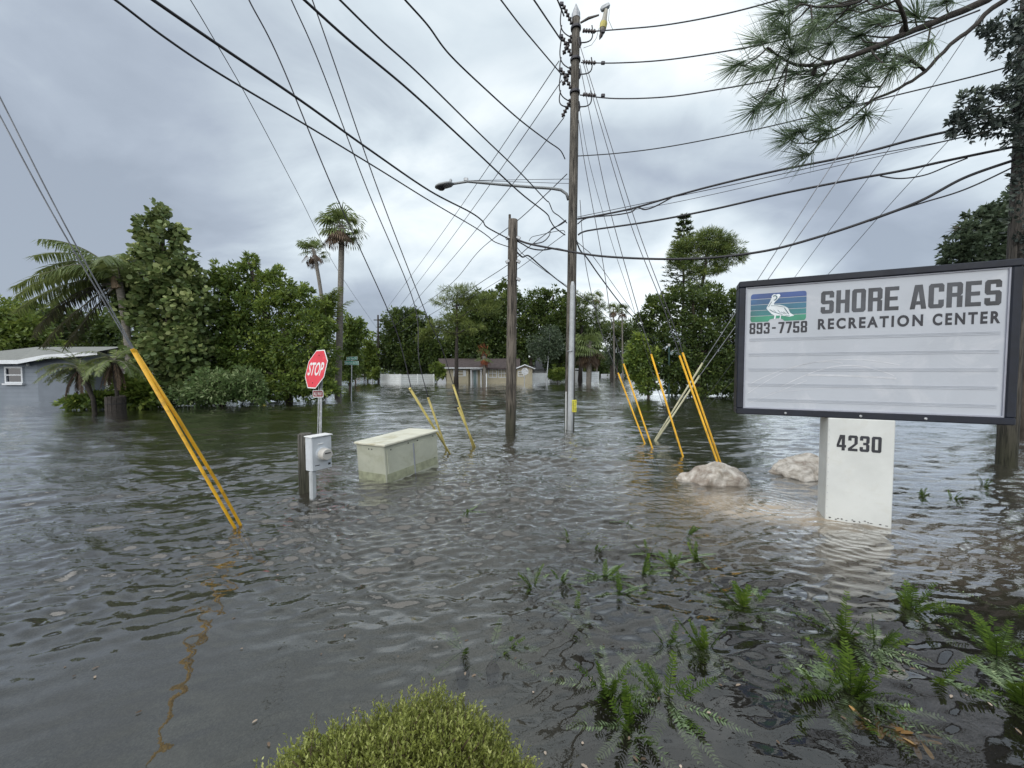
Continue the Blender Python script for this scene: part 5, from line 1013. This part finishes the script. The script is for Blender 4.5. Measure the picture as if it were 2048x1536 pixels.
# two pygmy date palms
for (bx, by, tx, ty, lab, rr_) in ((192,812,160,738,'small leaning palm with drooping dead fronds nearest the grey wall',.065),(232,818,229,722,'small upright palm growing from the dark planter',.055)):
    Yp = 13.4; b_ = W(bx, by, Yp); b_.z = 0; tp_ = W(tx, ty, Yp); t_ = thing('pygmy_palm', lab, 'palm tree', b_, 'small palms by the garage'); bb = b_.copy(); bb.z = -.5
    obj('trunk', MB().tube([bb, b_.lerp(tp_,.3)+Vector((.06,0,0)), b_.lerp(tp_,.7), tp_], [rr_*1.2,rr_,rr_,rr_*1.5], 8), M_darkbark, t_, True)
    PP, DD, NN, LL, TT = [], [], [], [], []; rc = MB()
    for k in range(26):
        az = random.uniform(0, 2*math.pi); el = random.uniform(.0, 1.2); d = (math.cos(az)*math.cos(el)-.35, math.sin(az)*math.cos(el), math.sin(el)); pinnate(PP, DD, NN, LL, TT, rc, tp_, d, random.uniform(.9,1.3), 1.8, 30, .24, .3, 0, .012, wind=Vector((-.3,0,0)))
    obj('leaf_stalks', rc, M_palmbark, t_); fronds_obj('fronds', t_, GPALM, PP, DD, NN, LL, TT, .022)
    PP, DD, NN, LL, TT = [], [], [], [], []; rc = MB()
    for k in range(11):
        az = random.uniform(0, 2*math.pi); d = (math.cos(az)*.6-.2, math.sin(az)*.5, -.5); pinnate(PP, DD, NN, LL, TT, rc, tp_, d, random.uniform(.8,1.15), 2.2, 26, .2, 1.6, 0, .012)
    obj('dead_stalks', rc, M_darkbark, t_); fronds_obj('dead_fronds', t_, GDEAD, PP, DD, NN, LL, TT, .022)
# areca-like clump behind
b_ = W(640, 740, 19.5); b_.z = 0; ar = thing('areca_palm', 'feathery yellow green palm clump left of the very tall palm trunk', 'palm tree', b_)
PP, DD, NN, LL, TT = [], [], [], [], []; rc = MB()
for k in range(22):
    o0 = W(random.uniform(625,660), random.uniform(640,670), 19.2); d = (random.uniform(-.6,.5), random.uniform(-.4,.4), 1.2); pinnate(PP, DD, NN, LL, TT, rc, o0, d, random.uniform(1.6,2.5), 1.3, 34, .4, .5, 0, .02, wind=Vector((.1,0,0)))
obj('stems', MB().tube([b_+Vector((0,0,-.6)), W(640,660,19.2)], .06, 6).tube([b_+Vector((.2,0,-.6)), W(655,660,19.2)], .05, 6).tube([b_+Vector((-.2,0,-.6)), W(628,665,19.2)], .05, 6), M_palmbark, ar)
obj('leaf_stalks', rc, M_palmbark, ar); fronds_obj('fronds', ar, GC, PP, DD, NN, LL, TT, .05)
# yucca at the water edge
b_ = G(560, 800); yu = thing('yucca', 'small spiky yucca at the water edge right of the hydrant', 'plant', b_); n_ = 40
obj('stem', MB().tube([b_+Vector((0,0,-.5)), b_+Vector((0,0,.05))], .05, 6), M_darkbark, yu)
y_ = link('leaves', leaf_mesh('leaves', np.array([tuple(b_)]*n_), RNG.normal(size=(n_,3))*[1,1,.2]+[0,0,.75], unit(n_), .55, .04, RNG.random(n_), RHOMB), GGR, yu); y_['kind'] = 'stuff'

# ---- near pine branch (tree stands outside the frame at the right)
ptb = Vector((8.3, 3.4, -.6)); pt_ = thing('pine_tree', 'near pine whose long needled branches hang into the upper right corner', 'tree', ptb)
obj('trunk', MB().tube([ptb, ptb+Vector((-.1,.1,4)), ptb+Vector((-.3,.1,8)), ptb+Vector((-.2,0,12))], [.26,.22,.17,.08], 14), M_bark, pt_, True)
bzY = 3.6
def bp(px, py, dz=0.0): return W(px, py, bzY+dz)
br1 = [ptb+Vector((-.2,.1,5.4)), bp(2200,-110), bp(1976,0), bp(1900,32), bp(1815,66), bp(1740,98), bp(1690,116), bp(1635,130), bp(1592,130), bp(1562,116), bp(1535,96)]
br2 = [ptb+Vector((-.2,.1,4.9)), bp(2180,-80,.3), bp(2010,0,.3), bp(1945,55,.3), bp(1900,90,.3), bp(1850,142,.3), bp(1800,176,.3), bp(1750,198,.3), bp(1700,238,.3), bp(1660,268,.3), bp(1640,282,.3)]
br3 = [br1[4], bp(1800,10,-.2), bp(1770,-20,-.2), bp(1700,10,-.2), bp(1650,14,-.2), bp(1600,8,-.2)]
br4 = [br2[5], bp(1800,110,.2), bp(1770,160,.2), bp(1735,205,.2), bp(1690,215,.2)]
bm_ = MB()
for B_, r0, r1 in ((br1,.040,.009),(br2,.030,.007),(br3,.016,.006),(br4,.014,.006)):
    SP = spline(B_, 4); SP = [q+Vector((random.uniform(-1,1),0,random.uniform(-1,1)))*.006 for q in SP]; bm_.tube(SP, [r0+(r1-r0)*min(1,i/(len(SP)-1)*1.15) for i in range(len(SP))], 8)
pool = spline(br1[3:], 4)+spline(br2[3:], 4)+spline(br3, 4)+spline(br4, 4)
tufts = [(1523,81),(1572,66),(1474,130),(1512,140),(1545,128),(1597,5),(1628,52),(1660,88),(1611,96),(1752,46),(1700,20),(1509,220),(1541,184),(1560,208),(1576,276),(1600,262),(1607,309),(1646,170),(1620,190),(1667,226),(1640,240),(1716,137),(1735,158),(1787,134),(1770,110),(1853,88),(1892,2),(1688,55),(1716,72),(1650,30),(1560,25),(1580,105),(1700,205),(1655,262),(1745,120),(1830,30),(1760,5),(1660,0),(1730,230),(1815,120),(1720,-10),(1630,150),(1700,160),(1675,195),(1590,145),(1735,90),(1780,35),(1560,55),(1640,60)]
PP, DD, NN, LL, TT = [], [], [], [], []; random.seed(5)
for i, (x_, y_) in enumerate(tufts):
    dz = random.uniform(-.35,.45); q = bp(x_, y_, dz); near = min(pool, key=lambda s_: (s_-q).length + (.6 if s_.x < q.x else 0)); 
    mid = near.lerp(q, .5)+Vector((0,0,-.05)); bm_.tube([near, near.lerp(mid,.6), mid.lerp(q,.5)+Vector((0,0,-.02)), q], [.009,.007,.006,.0045], 5)
    ax_ = (q-near).normalized()*.6 + Vector((-.8,0,-.1+random.uniform(-.4,.35))); ax_.normalize(); tn = random.random()
    for k in range(100):
        s_ = random.random()**.6; u_ = Vector(unit(1)[0]); d = (ax_*(.35+.9*s_) + u_*.75 + Vector((-.05,0,-.14))).normalized()
        PP.append(tuple(q - ax_*.13*(1-s_))); DD.append(tuple(d)); NN.append(tuple(Vector(unit(1)[0]))); LL.append(random.uniform(.18,.30)); TT.append(.5*tn+.5*random.random())
obj('branches', bm_, M_darkbark, pt_, True)
co_ = link('needles', leaf_mesh('needles', np.array(PP), np.array(DD), np.array(NN), np.array(LL), .0046, np.array(TT), [(0,.5,0),(.5,.5,.01),(1,.1,0),(1,-.1,0),(.5,-.5,.01),(0,-.5,0)]), GN, pt_); co_['kind'] = 'stuff'
for x_, y_ in ((1533,137),(1628,140),(1805,58)):
    q = bp(x_, y_, .05); obj('pine_cone', MB().tube([q+Vector((0,0,.03)), q, q+Vector((0,0,-.03)), q+Vector((0,0,-.055))], [.01,.025,.022,.006], 8), M_darkbark, pt_, True)

# ---- vine on the right pole
vt = thing('climbing_vine', 'dark leafy vine bushing out of the pole in the upper right', 'vine', VB)
vb_ = [(1985,85,38,34),(2005,130,34,30),(1960,60,22,20),(2030,60,26,40),(2000,185,26,24),(1960,195,28,20),(1915,215,30,26),(1940,245,34,30),(1900,262,22,16),(1985,250,36,34),(2020,225,22,50),(1925,285,14,24),(2005,290,26,18),(2038,150,14,60),(2040,300,12,40),(1885,250,14,10),(2035,20,30,30)]
B = [(b__[0], b__[1]-.1, b__[2], b__[3], b__[4]*.6, b__[5]) for b__ in pxblobs(5.7, vb_)]
lv = MB()
for b__ in B: q = Vector(b__[:3]); s_ = Vector((VB.x, VB.y-.1, max(.2, q.z+.3))); lv.tube([s_, s_.lerp(q,.5)+Vector((0,0,.08)), q], [.016,.011,.005], 5)
obj('stems', lv, M_darkbark, vt, True); co_ = link('leaves', cloud('leaves', B, 3600, .075, .034, clump=.30, per=20, fill=.55), GV, vt); co_['kind'] = 'stuff'
B = [(VB.x+random.uniform(-.08,.08), VB.y-.06, z_, .17, .14, .35) for z_ in np.arange(3.2, 9, .45)]; co_ = link('trunk_leaves', cloud('trunk_leaves', B, 2600, .08, .045, clump=.4), GV, vt); co_['kind'] = 'stuff'
tree('oak_tree', 'grey green leafy tree crown showing above the signboard right corner', 8.6, 2060, [(2040,410,40,34),(1985,445,50,26),(1925,460,34,18),(2030,470,60,40),(1950,495,56,26),(1905,510,24,18),(2000,520,70,34),(2080,440,60,70),(1960,425,20,14),(2075,560,80,60)], 16000, .11, .055, GGR, .2, clump=.26, per=20, fill=.45, light=-.03)
tree('oak_tree', 'dark tree mass behind the right edge of the signboard', 16, 2100, [(2080,600,60,80),(2110,700,70,80),(2060,740,40,40)], 7000, .2, .1, GB, .2)

# ---- floating / half drowned coontie ferns
def coontie(label, px, py, s, nf, seed, sub=0.25, spread=1.0, mm=None, wide=.012, lift=1.0, base_z=-.16, d0=None):
    random.seed(seed); b_ = G(px, py); t_ = thing('coontie_fern', label, 'fern', (b_.x, b_.y, base_z), 'coontie ferns in the floodwater'); o0 = Vector((b_.x, b_.y, base_z))
    obj('root_crown', MB().lathe(o0+Vector((0,0,-.08)), [(.03,0),(.04,.06),(.015,.10)], 8), M_darkbark, t_)
    wnd = Vector((random.uniform(-.5,.5), random.uniform(-.45,.3), 0))
    for nm, cnt in (('fronds', nf), ('drowned_fronds', max(1, int(nf*sub)))):
        PP, DD, NN, LL, TT = [], [], [], [], []; rc = MB()
        for k in range(cnt):
            az = random.uniform(0, 2*math.pi)
            if nm == 'fronds': el = random.uniform(.7, 1.5); d = Vector((math.cos(az)*math.cos(el)*spread, math.sin(az)*math.cos(el)*spread, math.sin(el)*lift)); L_ = s*random.uniform(.5,1.15)+.10; dr_ = random.uniform(.1,1.3)
            else: d = Vector((math.cos(az), math.sin(az), .05)); L_ = s*random.uniform(.8,1.4)+.11; dr_ = .10
            d += wnd*(1 if nm == 'fronds' else .4)
            pinnate(PP, DD, NN, LL, TT, rc, o0 if nm == 'fronds' else Vector((o0.x, o0.y, -.006)), d, L_, dr_, int(11+L_*36), .050*(s/.28)**.5, .05, .4, .0028)
        obj('stalks' if nm == 'fronds' else 'drowned_stalks', rc, GF if mm is None else mm, t_); fronds_obj(nm, t_, (mm or GF) if nm == 'fronds' else GFO, PP, DD, NN, LL, TT, wide)
    return t_
ferns = [(1066,1168,.13,7,'small upright fern tuft in mid water, leftmost of the green tufts'),(1122,1160,.08,5,'tiny fern tip just right of the leftmost green tuft'),(1140,1078,.07,3,'single fern tip far out in the ripples'),(1190,1098,.07,3,'lone dark fern tip right of the far single tip'),
 (1210,1150,.14,9,'wide pale fern clump level with the pillar reflection'),(1243,1185,.14,6,'dark upright fern right of the wide pale clump'),(1285,1145,.14,6,'tall narrow fern leaning right in mid water'),(1298,1105,.10,5,'small spread fern above the tall narrow one'),(1345,1128,.12,7,'double fern near the end of the sandy patch'),(1392,1110,.10,5,'small bright fern right of the double fern'),(1372,1068,.12,6,'pale fern on the edge of the sandy patch'),(1250,1043,.06,4,'faint fern tips left of the sandy patch'),(935,1022,.10,4,'faint drowned fern alone at mid left water'),
 (1490,1212,.24,20,'broad bushy fern at the edge of the signboard reflection'),(1410,1290,.22,9,'dark tall fern with a long mirror image left of the signboard reflection'),(1335,1285,.16,10,'brownish battered fern between pale and dark ferns'),(1150,1225,.14,6,'small green tip above a long drowned frond'),(1170,1262,.16,5,'pale drowned fern with fanned fronds in mid foreground'),
 (985,1295,.20,6,'mostly drowned pale fern nearest the yellow green hedge'),(925,1300,.16,4,'thin drowned fern at the left end of the fern bed'),(1215,1375,.24,12,'bright fern with a pale fanned frond in the near foreground'),(1335,1395,.24,14,'dark fern spreading right in the near foreground'),(1262,1450,.20,7,'lowest pale fern in the near foreground'),
 (1690,1265,.26,13,'bright fern with a light new frond below the pillar'),(1750,1290,.18,8,'dark fern right beside the bright one below the pillar'),(1818,1215,.26,14,'tall pointed fern at the right of the pillar reflection'),(1705,1385,.30,16,'largest tall fern in the dark reflection'),(1645,1385,.22,10,'spreading fern left of the largest fern'),(1870,1350,.24,6,'yellowing drowned fern right of the largest fern'),
 (1995,1305,.22,11,'fern half hidden at the right edge'),(2045,1400,.30,12,'bright fern cut off by the right edge'),(1842,992,.10,5,'small fern tuft right of the pillar, nearest to it'),(1905,998,.12,7,'middle fern tuft right of the pillar'),(1968,972,.14,8,'farthest fern tuft by the wooden pole foot'),(2010,1220,.18,6,'pale drowned fern under the right edge ripples')]
for i, (x_, y_, s_, n_, lab) in enumerate(ferns):
    drown = 'drowned' in lab or 'faint' in lab; coontie(lab, x_, y_, s_*.64, max(4, int(n_*1.15)) if not drown else max(2, n_//2), 100+i, 1.5 if drown else .6, 1.5 if 'spread' in lab or 'broad' in lab or 'wide' in lab else 1.0, None, .0065 if s_ < .2 else .0082, 1.0, -.10 if drown else (-.055 if s_ < .15 else -.07))
# dead orange rosette
b_ = G(1760, 1452); dd_ = thing('dead_plant', 'orange brown dead leaf rosette lying in the dark foreground water', 'plant', b_)
n_ = 26; a_ = RNG.random(n_)*6.28; cpt = np.where(RNG.random(n_)[:,None] < .55, [[0,0,-.015]], [[.13,-.03,-.02]]); 
rl = link('leaves', leaf_mesh('leaves', np.array([tuple(b_)]*n_)+cpt+RNG.normal(size=(n_,3))*[.02,.02,.004], np.stack([np.cos(a_), np.sin(a_), RNG.random(n_)*.25], 1), np.array([[0,0,1.]]*n_)+unit(n_)*.2, .085, .024, RNG.random(n_), [(0,-.12,0),(.6,-.4,.03),(.9,-.3,.02),(1,0,0),(.9,.3,.02),(.6,.4,.03),(0,.12,0)]), GOR, dd_); obj('stem', MB().tube([b_+Vector((0,0,-.1)), b_+Vector((.02,0,0)), b_+Vector((.13,-.03,-.01))], .004, 5), M_darkbark, dd_)
# drifting leaves and twigs
n_ = 150; px_ = RNG.uniform(20, 2040, n_); py_ = RNG.uniform(1130, 1530, n_); keep = RNG.random(n_) < (.25+.75*(px_ > 900)); px_, py_ = px_[keep], py_[keep]; n_ = len(px_)
Pd = np.array([tuple(G(a, b__, .004)) for a, b__ in zip(px_, py_)]); ad_ = RNG.random(n_)*6.28
fl_ = link('floating_leaves', leaf_mesh('floating_leaves', Pd, np.stack([np.cos(ad_), np.sin(ad_), ad_*0], 1), np.array([[0,0,1.]]*n_)+unit(n_)*.15, RNG.uniform(.008,.032,n_), .010, RNG.random(n_), ROUND), leafmat('drift_leaf', (0.0600, 0.0400, 0.0250), (0.1800, 0.1300, 0.0900), (0.5000, 0.4200, 0.3400), .6, .1)); tag(fl_, kind='stuff')

# ---- foreground hedge
random.seed(9); hc = Vector((-.35, 1.12, -.10)); hg = thing('clipped_hedge', 'rounded yellow green hedge top at the bottom edge of the picture', 'hedge', hc)
n_t = 13500
a_ = RNG.random(n_t)*2*np.pi; e_ = np.arccos(RNG.random(n_t)); dirs = np.stack([np.cos(a_)*np.sin(e_), np.sin(a_)*np.sin(e_), np.cos(e_)], 1)
def hshape(d):
    w_ = .98 + .07*np.sin(d[:,0]*6+1)+.035*np.sin(d[:,0]*31+d[:,1]*23)+.05*np.sin(d[:,1]*9)+.04*np.sin(d[:,0]*17+d[:,2]*9); sup = (np.abs(d)**3.2).sum(1)**(-1/3.2); return np.array([.47,.33,.37])*(w_*sup)[:,None]
base_ = np.array([hc.x, hc.y, hc.z]) + dirs*hshape(dirs)*(.78+.22*RNG.random((n_t,1)))
PPh, DDh, TTh = [], [], []
tl_ = .024+.055*RNG.random(n_t)**3; td = dirs*.8 + unit(n_t)*.55 + np.array([0,0,.55]); td /= np.linalg.norm(td, axis=1, keepdims=True); tnt = RNG.random(n_t)
for k in range(9):
    f_ = (k+.5)/9; PPh.append(base_ + td*(tl_*f_)[:,None]); DDh.append(unit(n_t)*.9 + td*.9 + np.array([0,0,.2])); TTh.append(.45*tnt**1.4+.30*RNG.random(n_t)+.30*f_-.06)
PPh, DDh, TTh = np.concatenate(PPh), np.concatenate(DDh), np.concatenate(TTh); nn_ = len(PPh)
co_ = link('foliage', leaf_mesh('foliage', PPh, DDh, unit(nn_)+np.array([0,0,.4]), RNG.uniform(.009,.0165,nn_), RNG.uniform(.004,.0068,nn_), TTh, RHOMB), GH, hg); co_['kind'] = 'stuff'
tw = leaf_mesh('twigs', base_[:4000]-dirs[:4000]*.03, td[:4000], unit(4000), tl_[:4000]+.03, .0022, RNG.random(4000)*.6, [(0,-.5,0),(1,-.4,0),(1,.4,0),(0,.5,0)]); co_ = link('twigs', tw, GDEAD, hg); co_['kind'] = 'stuff'
co_ = obj('dark_core', MB().lathe(hc, [(.26,-.1),(.30,.05),(.26,.16),(.17,.23),(.08,.26),(.0,.262)], 20), mat('hedge_inside', (.02,.022,.010), .95, 0, .4, 30, .02, 60), hg, True)  # solid dark dome under the leaves, its colour standing in for inner shade
